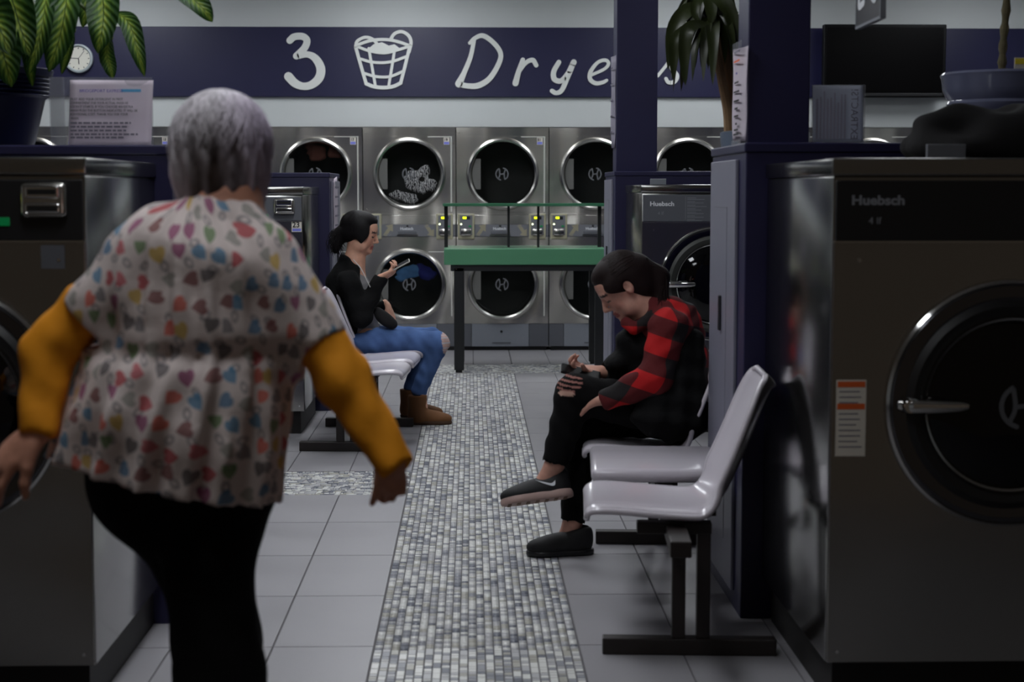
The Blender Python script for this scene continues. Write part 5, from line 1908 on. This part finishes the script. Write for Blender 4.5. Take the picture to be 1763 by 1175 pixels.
# ================================================================== woman in black jacket and jeans with a phone (far bench)
def woman_jeans():
    SK = (206, 156, 132)
    Yn, Yf, Yc = 9.50, 9.80, 9.65
    C = at(622, 400, Yc)
    f, u = A(0.97, -0.10, -0.22), A(0.22, 0, 0.97)
    neck = at(610, 452, Yc)
    up_ch = at(605, 487, Yc)
    chest = at(612, 525, Yc)
    pel = at(622, 588, Yc)
    shN, elN, wrN = at(600, 488, Yn), at(622, 548, Yn - 0.03), at(655, 479, Yn + 0.03)
    shF, elF, wrF = at(610, 486, Yf), at(628, 548, Yf + 0.02), at(666, 527, Yf - 0.08)
    hN, kN, aN = at(632, 590, Yn + 0.05), at(753, 591, Yn + 0.03), at(722, 672, Yn + 0.06)
    hF, kF, aF = at(634, 586, Yf - 0.05), at(742, 584, Yf - 0.02), at(708, 668, Yf + 0.05)
    zb = 0.0
    lo, hi = bounds([C, pel, kN, aF, wrN, shN, shF, at(722, 726, Yn)], 0.22)
    lo[2] = -0.03
    F = Field(lo, hi, 0.006)
    L, fr = head_into(F, C, f, u)
    F.cone(L(-0.02, 0, -0.05), neck, 0.050, 0.052, 0.03)
    F.cone(neck, up_ch, 0.055, 0.085, 0.05)
    F.cone(up_ch, chest, 0.09, 0.095, 0.05, ((1, 0, 0), 0.85))
    F.cone(chest, pel, 0.095, 0.115, 0.05)
    limb(F, [up_ch, shN, elN, wrN], [0.05, 0.042, 0.034, 0.024])
    limb(F, [up_ch, shF, elF, wrF], [0.05, 0.042, 0.034, 0.024])
    limb(F, [hN, kN, aN, aN + A(0.02, 0, -0.10)], [0.075, 0.05, 0.036, 0.03])
    limb(F, [hF, kF, aF, aF + A(0.02, 0, -0.10)], [0.075, 0.05, 0.036, 0.03])
    hand_into(F, wrN, A(0.90, 0.1, 0.42), A(-0.35, 0.35, 0.8), A(0.1, 0.9, 0.3), (0.5, 0.6, 0.4), 0.04, 0.95, 0.5)
    hand_into(F, wrF, A(0.45, -0.1, -0.9), A(-0.85, 0.3, -0.4), A(0.6, -0.6, 0), (0.2, 0.3, 0.2), 0.08, 0.98, 0.5)
    body = F.build('person', 'skin', None, 1, col=lambda V: face_col(V, C, fr, SK),
                   label='seated woman in black jacket and blue jeans looking at a phone', cat='person')
    # grey tee
    F = Field(*bounds([neck, pel, shN, shF], 0.22), 0.007)
    F.cone(up_ch + A(0, 0, 0.03), up_ch, 0.062, 0.098, 0.05)
    F.cone(up_ch, chest, 0.103, 0.108, 0.05, ((1, 0, 0), 0.88))
    F.cone(chest, pel, 0.108, 0.124, 0.05)
    F.warp(lambda X, Y, Z: 0.004 * np.sin(Z * 60 + Y * 40) * np.cos(Y * 50))
    F.cut(pel - A(0, 0, 0.0), A(0, 0, -1))
    F.build('tee_shirt', 'tee_grey', body, 1)
    # open black jacket
    F = Field(*bounds([neck, pel, shN, shF, elN, elF, wrN, wrF], 0.2), 0.007)
    F.cone(up_ch + A(-0.02, 0, 0.05), up_ch + A(-0.02, 0, 0), 0.06, 0.112, 0.05)
    F.cone(up_ch + A(-0.025, 0, 0), chest + A(-0.03, 0, 0), 0.122, 0.130, 0.05)
    F.cone(chest + A(-0.03, 0, 0), pel + A(-0.03, 0, -0.02), 0.130, 0.142, 0.05)
    F.cut(pel + A(0, 0, -0.055), A(0.25, 0, -1))
    F.cone(neck + A(-0.03, -0.0, 0.015), neck + A(-0.02, 0, -0.03), 0.062, 0.085, 0.03)
    F.cut(chest + A(0.026, 0, 0), A(1, 0, -0.04))
    F.cut(neck + A(-0.03, 0, 0.03), A(0.5, 0, 1))
    limb(F, [shN + A(0, 0.05, 0), shN, elN, wrN], [0.06, 0.066, 0.056, 0.042], 0.03)
    limb(F, [shF - A(0, 0.05, 0), shF, elF, wrF], [0.06, 0.062, 0.054, 0.042], 0.03)
    for el, wr in ((elN, wrN), (elF, wrF)):
        dd = unit(wr - el)
        F.ell(wr + dd * 0.075, (0.075, 0.075, 0.075), None, 0.0, 'c')
    F.warp(lambda X, Y, Z: 0.005 * np.sin(Z * 44 + X * 30 + Y * 11) * np.cos(X * 40 - Z * 18))
    jk = F.build('jacket', 'jacket_black', body, 1)
    # white zip edge on the near side
    e = [at(609, 447, Yn + 0.03), at(622, 462, Yn), at(632, 482, Yn - 0.01), at(638, 494, Yn)]
    MB().tube([tuple(p + A(0, -0.035, 0)) for p in catmull(e, 5)], 0.003, 6).build('piping', 'piping_white', jk)
    # jeans with torn knee
    F = Field(*bounds([pel, kN, aN, aF, hN, hF], 0.2), 0.006)
    F.cone(pel + A(0, -0.05, -0.01), pel + A(0, 0.05, -0.01), 0.125, 0.125, 0.04)
    limb(F, [hN, kN, aN], [0.094, 0.066, 0.047], 0.03)
    limb(F, [hF, kF, aF], [0.094, 0.066, 0.047], 0.03)
    F.cut(pel + A(0, 0, 0.06), A(-0.3, 0, 1))
    F.warp(lambda X, Y, Z: 0.0035 * np.sin(X * 60 + Z * 66) * np.cos(Y * 40 + X * 30))
    jb, rip = np.array(lin((76, 102, 150))), np.array(lin((200, 168, 158)))

    def jc(V):
        c = np.tile(jb, (len(V), 1)) * (0.85 + 0.25 * np.sin(V[:, 0:1] * 25) ** 2)
        kp = at(770, 590, Yn + 0.02)
        for kp, rr in ((kp, 0.055),):
            d = np.linalg.norm((V - kp) * A(1, 0.8, 0.75), axis=1)
            m = (d < rr) & (np.sin(V[:, 2] * 420) > -0.75)
            c[m] = rip
            c[(d < rr) & ~m] = np.array(lin((190, 200, 214)))
        return c
    F.build('jeans', 'denim_attr', body, 1, col=jc)
    # boots
    for aa in (aN, aF):
        heel = A(aa[0] - 0.062, aa[1], 0.0)
        shoe(body, heel, heel + A(0.25, 0.0, 0), (0, 0, 1), 0.25, 'boot_tan', 'boot_sole', tall=0.115, width=0.10, name='boot', h=0.006)
    # hair tied in a low bun
    F = Field(C - 0.24, C + 0.24, 0.0055)
    F.ell(L(-0.022, 0, 0.038), A(0.098, 0.086, 0.088), fr, 0.02)
    F.ell(L(-0.050, 0, -0.005), A(0.070, 0.078, 0.075), fr, 0.03)
    for b in (-1, 1):
        F.ell(L(0.012, b * 0.070, 0.005), A(0.048, 0.018, 0.055), fr, 0.02)
        F.ell(L(0.022, b * 0.066, -0.030), A(0.015, 0.010, 0.034), fr, 0.015)
    F.ell(L(0.026, 0, 0.082), A(0.055, 0.06, 0.03), fr, 0.03)
    F.ell(L(-0.118, 0.01, -0.035), A(0.042, 0.045, 0.05), fr, 0.03)
    F.ell(L(-0.128, 0.01, -0.10), A(0.030, 0.035, 0.06), fr, 0.04)
    F.ell(L(0.105, 0, -0.055), A(0.085, 0.070, 0.095), fr, 0.015, 'c')
    hb = np.array(lin((17, 14, 16)))
    hair = F.build('hair', 'hair', body, 1, col=lambda V: np.tile(hb, (len(V), 1)))
    g = np.random.default_rng(8)
    paths, cols, nr = [], [], []
    for i in range(700):
        a0, t0 = g.uniform(0, 2 * PI), g.uniform(0.2, 1.7)
        th = t0 + np.linspace(0, g.uniform(0.3, 0.7), 7)
        rr = 1 + g.uniform(0, 0.06)
        q = np.stack([-0.03 + 0.10 * rr * np.sin(th) * np.cos(a0), 0.088 * rr * np.sin(th) * np.sin(a0), 0.03 + 0.09 * rr * np.cos(th)], 1)
        if (q[:, 0] > 0.05).any():
            continue
        paths.append(C + q @ fr)
        cols.append(np.tile(hb * g.uniform(0.6, 1.4), (7, 1)))
        nr.append(q @ fr)
    for i in range(120):
        s0 = L(-0.12 + g.uniform(-0.03, 0.03), g.uniform(-0.03, 0.05), -0.03 + g.uniform(-0.04, 0.03))
        e0 = s0 + A(g.uniform(-0.06, 0.02), g.uniform(-0.03, 0.03), -g.uniform(0.05, 0.13))
        m0 = (s0 + e0) / 2 + A(-0.03, 0, 0.01)
        paths.append(catmull([s0, m0, e0], 3))
        cols.append(np.tile(hb * g.uniform(0.7, 1.4), (len(paths[-1]), 1)))
        nr.append(np.tile(A(-0.3, -1, 0), (len(paths[-1]), 1)))
    strands('hair_strands', paths, 0.0014, 'hair', hair, cols, nr)
    # phone and purse
    p = at(687, 458, Yn + 0.05)
    ph = empty('smartphone', tuple(p), label='pale phone held up by the woman in jeans', cat='phone')
    ph.rotation_euler = (0.2, math.radians(-28), 0.0)
    MB().box((-0.065, -0.034, -0.004), (0.07, 0.034, 0.004), 0.003).build('case', 'phone_case', ph)
    MB().box((-0.062, -0.031, 0.004), (0.067, 0.031, 0.005)).build('screen', 'phone_dark', ph)
    p = at(662, 550, Yn + 0.02)
    F = Field(p - 0.16, p + 0.16, 0.006)
    F.ell(p, (0.065, 0.045, 0.035), np.array((unit((0.8, 0, -0.6)), (0, 1, 0), unit((0.6, 0, 0.8)))), 0.0)
    F.cone(p + A(-0.04, 0, 0.05), p + A(0.05, 0, -0.03), 0.022, 0.026, 0.03)
    F.build('purse', 'black_cloth', None, 1, label='small black purse on the lap of the woman in jeans', cat='purse')


woman_jeans()


# ================================================================== woman in plaid shirt with a phone (near bench)
def woman_plaid():
    SK = (196, 146, 128)
    Yn, Yf, Yc = 5.88, 6.22, 6.06
    C = at(1071, 492, Yc)
    f, u = A(-0.79, -0.05, -0.61), A(-0.61, 0, 0.79)
    neck = at(1120, 537, Yc)
    up_ch = at(1150, 568, Yc)
    chest = at(1160, 625, Yc)
    pel = at(1160, 705, Yc)
    shN, elN, wrN = at(1152, 566, Yn + 0.02), at(1128, 652, Yn - 0.03), at(1046, 688, Yn + 0.03)
    shF, elF, wrF = at(1140, 566, Yf), at(1085, 640, Yf), at(1036, 641, Yc + 0.05)
    hT, kT, aT = at(1150, 708, Yn + 0.10), at(990, 678, Yn + 0.12), at(955, 800, Yn + 0.10)      # crossed leg
    hB, kB, aB = at(1155, 712, Yf - 0.08), at(1006, 722, Yf - 0.08), at(986, 900, Yc + 0.02)     # standing leg
    lo, hi = bounds([C, pel, kT, aB, wrN, wrF, shN, shF, aT], 0.24)
    lo[2] = -0.03
    F = Field(lo, hi, 0.005)
    L, fr = head_into(F, C, f, u)
    F.cone(L(-0.025, 0, -0.05), neck, 0.050, 0.055, 0.03)
    F.cone(neck, up_ch, 0.058, 0.09, 0.05)
    F.cone(up_ch, chest, 0.095, 0.10, 0.05)
    F.cone(chest, pel, 0.10, 0.115, 0.05)
    limb(F, [up_ch, shN, elN, wrN], [0.05, 0.043, 0.036, 0.025])
    limb(F, [up_ch, shF, elF, wrF], [0.05, 0.043, 0.036, 0.025])
    limb(F, [hT, kT, aT], [0.075, 0.052, 0.034])
    limb(F, [hB, kB, aB], [0.075, 0.052, 0.034])
    F.cone(aT, at(925, 846, Yn + 0.10), 0.034, 0.028, 0.02)
    F.cone(aB, at(965, 942, Yc + 0.02), 0.034, 0.028, 0.02)
    hand_into(F, wrF, A(-0.95, -0.12, 0.10), A(-0.1, -0.35, 0.95), A(0, -1, 0.2), (0.35, 0.75, 0.7), 0.03, 1.0, 0.4, 0.6)
    hand_into(F, wrN, A(-0.62, 0.75, -0.2), A(-0.1, 0.2, -0.9), A(-0.6, -0.6, 0.0), (0.3, 0.4, 0.3), 0.05, 0.95, 0.4)
    body = F.build('person', 'skin', None, 1, col=lambda V: face_col(V, C, fr, SK),
                   label='seated woman in red and black plaid shirt bent over a phone', cat='person')
    # shirt
    F = Field(*bounds([neck, pel, shN, shF, elN, elF, wrN], 0.2), 0.006)
    F.cone(neck + A(0.0, 0, 0.0), up_ch, 0.066, 0.115, 0.04)
    F.cone(up_ch, chest, 0.122, 0.122, 0.05)
    F.cone(chest, pel + A(0, 0, 0.0), 0.122, 0.135, 0.05)
    limb(F, [up_ch + A(0, -0.08, 0.01), shN, elN, wrN], [0.075, 0.068, 0.060, 0.040], 0.04)
    F.cone(up_ch + A(0, 0.08, 0.01), shF, 0.075, 0.064, 0.04)
    dd = unit(wrN - elN)
    F.ell(wrN + dd * 0.085, (0.075, 0.075, 0.075), None, 0.0, 'c')
    F.cut(pel - A(0, 0, 0.06), A(0, 0, -1))
    F.warp(lambda X, Y, Z: 0.005 * np.sin(Z * 40 + X * 34 + Y * 12) * np.cos(X * 30 - Z * 24) + 0.002 * np.sin(Z * 90 - X * 60))
    ax = unit(elN - shN)

    def uvf(V):
        # follow the sleeve below the elbow so that the checks turn with the forearm
        t = np.clip(((V - elN) @ unit(wrN - elN)) / 0.12 + 0.3, 0, 1) * (V[:, 1] < Yn + 0.1)
        fa = unit(wrN - elN)
        fn = np.cross(fa, A(0, 1, 0))
        a1 = np.stack([V[:, 0] * 0.9 - V[:, 2] * 0.35 + V[:, 1] * 0.6, V[:, 2] * 0.95 + V[:, 0] * 0.3], 1)
        a2 = np.stack([(V - elN) @ fn + a1.mean(), -(V - elN) @ fa + 0.02], 1)
        return a1 * (1 - t[:, None] * 0.0)
    sh = F.build('plaid_shirt', 'plaid', body, 1, uv=uvf)
    # collar
    b = MB()
    cpts = [at(1078, 556, Yc - 0.06), at(1092, 566, Yc - 0.085), at(1112, 556, Yc - 0.085), at(1132, 534, Yc - 0.06), at(1140, 522, Yc)]
    F = Field(*bounds(cpts, 0.08), 0.005)
    for a_, b_ in zip(cpts, cpts[1:]):
        F.cone(a_, b_, 0.022, 0.022, 0.01)
    F.build('collar', 'plaid', sh, 1, uv=lambda V: np.stack([V[:, 0], V[:, 2]], 1))
    # black sleeve of the far arm and vest front
    F = Field(*bounds([shF, elF, wrF, chest], 0.2), 0.006)
    limb(F, [shF, elF, wrF + A(0.03, 0, 0)], [0.072, 0.066, 0.042], 0.03)
    F.cone(at(1105, 590, Yc + 0.02), at(1085, 650, Yc + 0.02), 0.06, 0.065, 0.04)
    F.ell(at(1062, 628, Yc - 0.02), (0.045, 0.07, 0.04), None, 0.05)
    F.ell(at(1078, 585, Yc - 0.02), (0.04, 0.06, 0.035), None, 0.05)
    F.cone(at(1120, 600, Yc), at(1130, 690, Yc), 0.10, 0.11, 0.04)
    dd = unit(wrF - elF)
    F.ell(wrF + dd * 0.055, (0.06, 0.06, 0.06), None, 0.0, 'c')
    F.warp(lambda X, Y, Z: 0.006 * np.sin(Z * 38 + X * 28 + Y * 20) * np.cos(X * 36 - Z * 14))
    F.build('jacket', 'jacket_black', body, 1)
    # long black flap of the jacket along her side
    F = Field(*bounds([elN, pel, chest], 0.22), 0.007)
    F.cone(at(1175, 600, Yn + 0.06), at(1175, 715, Yn + 0.02), 0.085, 0.10, 0.05)
    F.cone(at(1150, 680, Yn + 0.0), at(1120, 715, Yn + 0.0), 0.07, 0.07, 0.05)
    F.cone(at(1185, 700, Yc), at(1150, 715, Yn), 0.10, 0.09, 0.05)
    F.cut(A(0, 0, 0.452), A(0, 0, -1))
    F.warp(lambda X, Y, Z: 0.010 * np.sin(Z * 30 + X * 44 + Y * 20) * np.cos(X * 33 - Z * 40))
    F.build('jacket_flap', 'jacket_black', body, 1)
    # trousers
    F = Field(*bounds([pel, kT, aT, hT, hB, kB, aB], 0.2), 0.006)
    F.cone(pel + A(0, -0.06, -0.0), pel + A(0, 0.06, -0.0), 0.115, 0.115, 0.04)
    limb(F, [hT, kT, aT], [0.096, 0.070, 0.050], 0.03)
    limb(F, [hB, kB, aB], [0.096, 0.070, 0.048], 0.03)
    for k_, a_ in ((kT, aT), (kB, aB)):
        dd = unit(a_ - k_)
        F.ell(a_ + dd * 0.050, (0.072, 0.072, 0.072), None, 0.0, 'c')
    F.warp(lambda X, Y, Z: 0.0035 * np.sin(X * 60 + Z * 66) * np.cos(Y * 40 + X * 30))
    jb = np.array(lin((12, 11, 12)))

    def jc(V):
        c = np.tile(jb, (len(V), 1))
        kp = at(976, 657, Yn + 0.06)
        d = np.linalg.norm((V - kp) * A(0.75, 0.6, 1.0), axis=1)
        m = (d < 0.045) & (np.sin(V[:, 2] * 380 + V[:, 0] * 60) > 0.25)
        c[m] = np.array(lin((150, 104, 96)))
        kp = at(975, 678, Yn + 0.06)
        d = np.linalg.norm((V - kp) * A(0.8, 0.5, 2.6), axis=1)
        c[d < 0.026] = np.array(lin((196, 158, 142)))
        return c
    F.build('trousers', 'denim_attr', body, 1, col=jc)
    # shoes
    hT_, tT_ = at(985, 856, Yn + 0.09), at(868, 872, Yn + 0.07)
    shoe(body, hT_, tT_, A(0.10, 0.34, 0.93), 0.262, 'shoe_black', 'shoe_sole', width=0.10, laces='drum_black', swoosh=1, h=0.0045, tread='shoe_tread', sole_t=0.032)
    hB_ = at(1020, 960, Yc)
    hB_[2] = 0.0
    shoe(body, (hB_[0], Yc + 0.02, 0), (hB_[0] - 0.245, Yc - 0.02, 0), (0, 0, 1), 0.25, 'shoe_black', 'panel_black', width=0.10, laces='drum_black', h=0.005)
    # hair pulled back
    F = Field(C - 0.28, C + 0.28, 0.005)
    F.ell(L(-0.020, 0, 0.036), A(0.097, 0.083, 0.088), fr, 0.02)
    F.ell(L(-0.050, 0, 0.0), A(0.068, 0.074, 0.075), fr, 0.03)
    F.ell(L(0.022, 0, 0.074), A(0.060, 0.062, 0.038), fr, 0.03)
    F.ell(L(-0.058, 0, -0.050), A(0.050, 0.068, 0.062), fr, 0.03)
    for b in (-1, 1):
        F.ell(L(0.020, b * 0.066, 0.030), A(0.050, 0.018, 0.034), fr, 0.015)
    F.cone(L(-0.10, 0, 0.02), L(-0.125, -0.01, -0.06), 0.038, 0.040, 0.03)
    F.cone(L(-0.125, -0.01, -0.06), at(1140, 560, Yc - 0.06), 0.040, 0.026, 0.03)
    F.ell(L(0.115, 0, -0.055), A(0.085, 0.075, 0.10), fr, 0.015, 'c')
    for b in (-1, 1):
        F.ell(L(-0.008, b * 0.078, -0.020), A(0.020, 0.016, 0.034), fr, 0.008, 'c')
    hb = np.array(lin((30, 19, 18)))
    hair = F.build('hair', 'hair', body, 1, col=lambda V: np.tile(hb, (len(V), 1)))
    g = np.random.default_rng(9)
    paths, cols, nr = [], [], []
    root = L(-0.10, 0, 0.03)
    for i in range(700):
        # from hairline over the skull to the tie
        a0 = g.uniform(0.15, PI - 0.15)
        b0 = g.uniform(-0.1, 1.0)
        th = np.linspace(b0, PI * 0.93, 9)
        rr = 1 + g.uniform(-0.01, 0.035)
        q = np.stack([-0.018 + 0.099 * rr * np.cos(th), 0.085 * rr * np.sin(th) * math.cos(a0), 0.034 + 0.090 * rr * np.sin(th) * math.sin(a0)], 1)
        if (q[:, 2] < -0.005).any() or (q[0, 0] > 0.078 and q[0, 2] < 0.04):
            continue
        paths.append(C + q @ fr)
        cols.append(np.tile(hb * g.uniform(0.6, 1.4), (9, 1)))
        nr.append((q - A(-0.018, 0, 0.03)) @ fr)
    for i in range(260):
        s0 = L(-0.105 + g.uniform(-0.03, 0.01), g.uniform(-0.045, 0.045), 0.01 + g.uniform(-0.03, 0.03))
        e0 = at(1142 + g.uniform(-14, 14), 560 + g.uniform(-24, 20), Yc + g.uniform(-0.11, -0.01))
        m0 = L(-0.135 + g.uniform(-0.02, 0.02), g.uniform(-0.05, 0.03), -0.06)
        paths.append(catmull([s0, m0, e0], 5))
        cols.append(np.tile(hb * g.uniform(0.6, 1.4), (len(paths[-1]), 1)))
        nr.append(np.tile(A(0.5, -1, 0.4), (len(paths[-1]), 1)))
    strands('hair_strands', paths, 0.0014, 'hair', hair, cols, nr)
    # phone
    p = (at(966, 633, Yc - 0.02) + at(1034, 650, Yc - 0.02)) / 2
    ph = empty('smartphone', tuple(p), label='dark phone held over the knee by the woman in plaid', cat='phone')
    ph.rotation_euler = (0.35, math.radians(13), math.radians(0))
    MB().box((-0.076, -0.036, -0.005), (0.076, 0.036, 0.004), 0.003).build('case', 'phone_dark', ph)
    MB().box((-0.072, -0.032, 0.004), (0.072, 0.032, 0.005)).build('screen', 'tv_screen', ph)


woman_plaid()
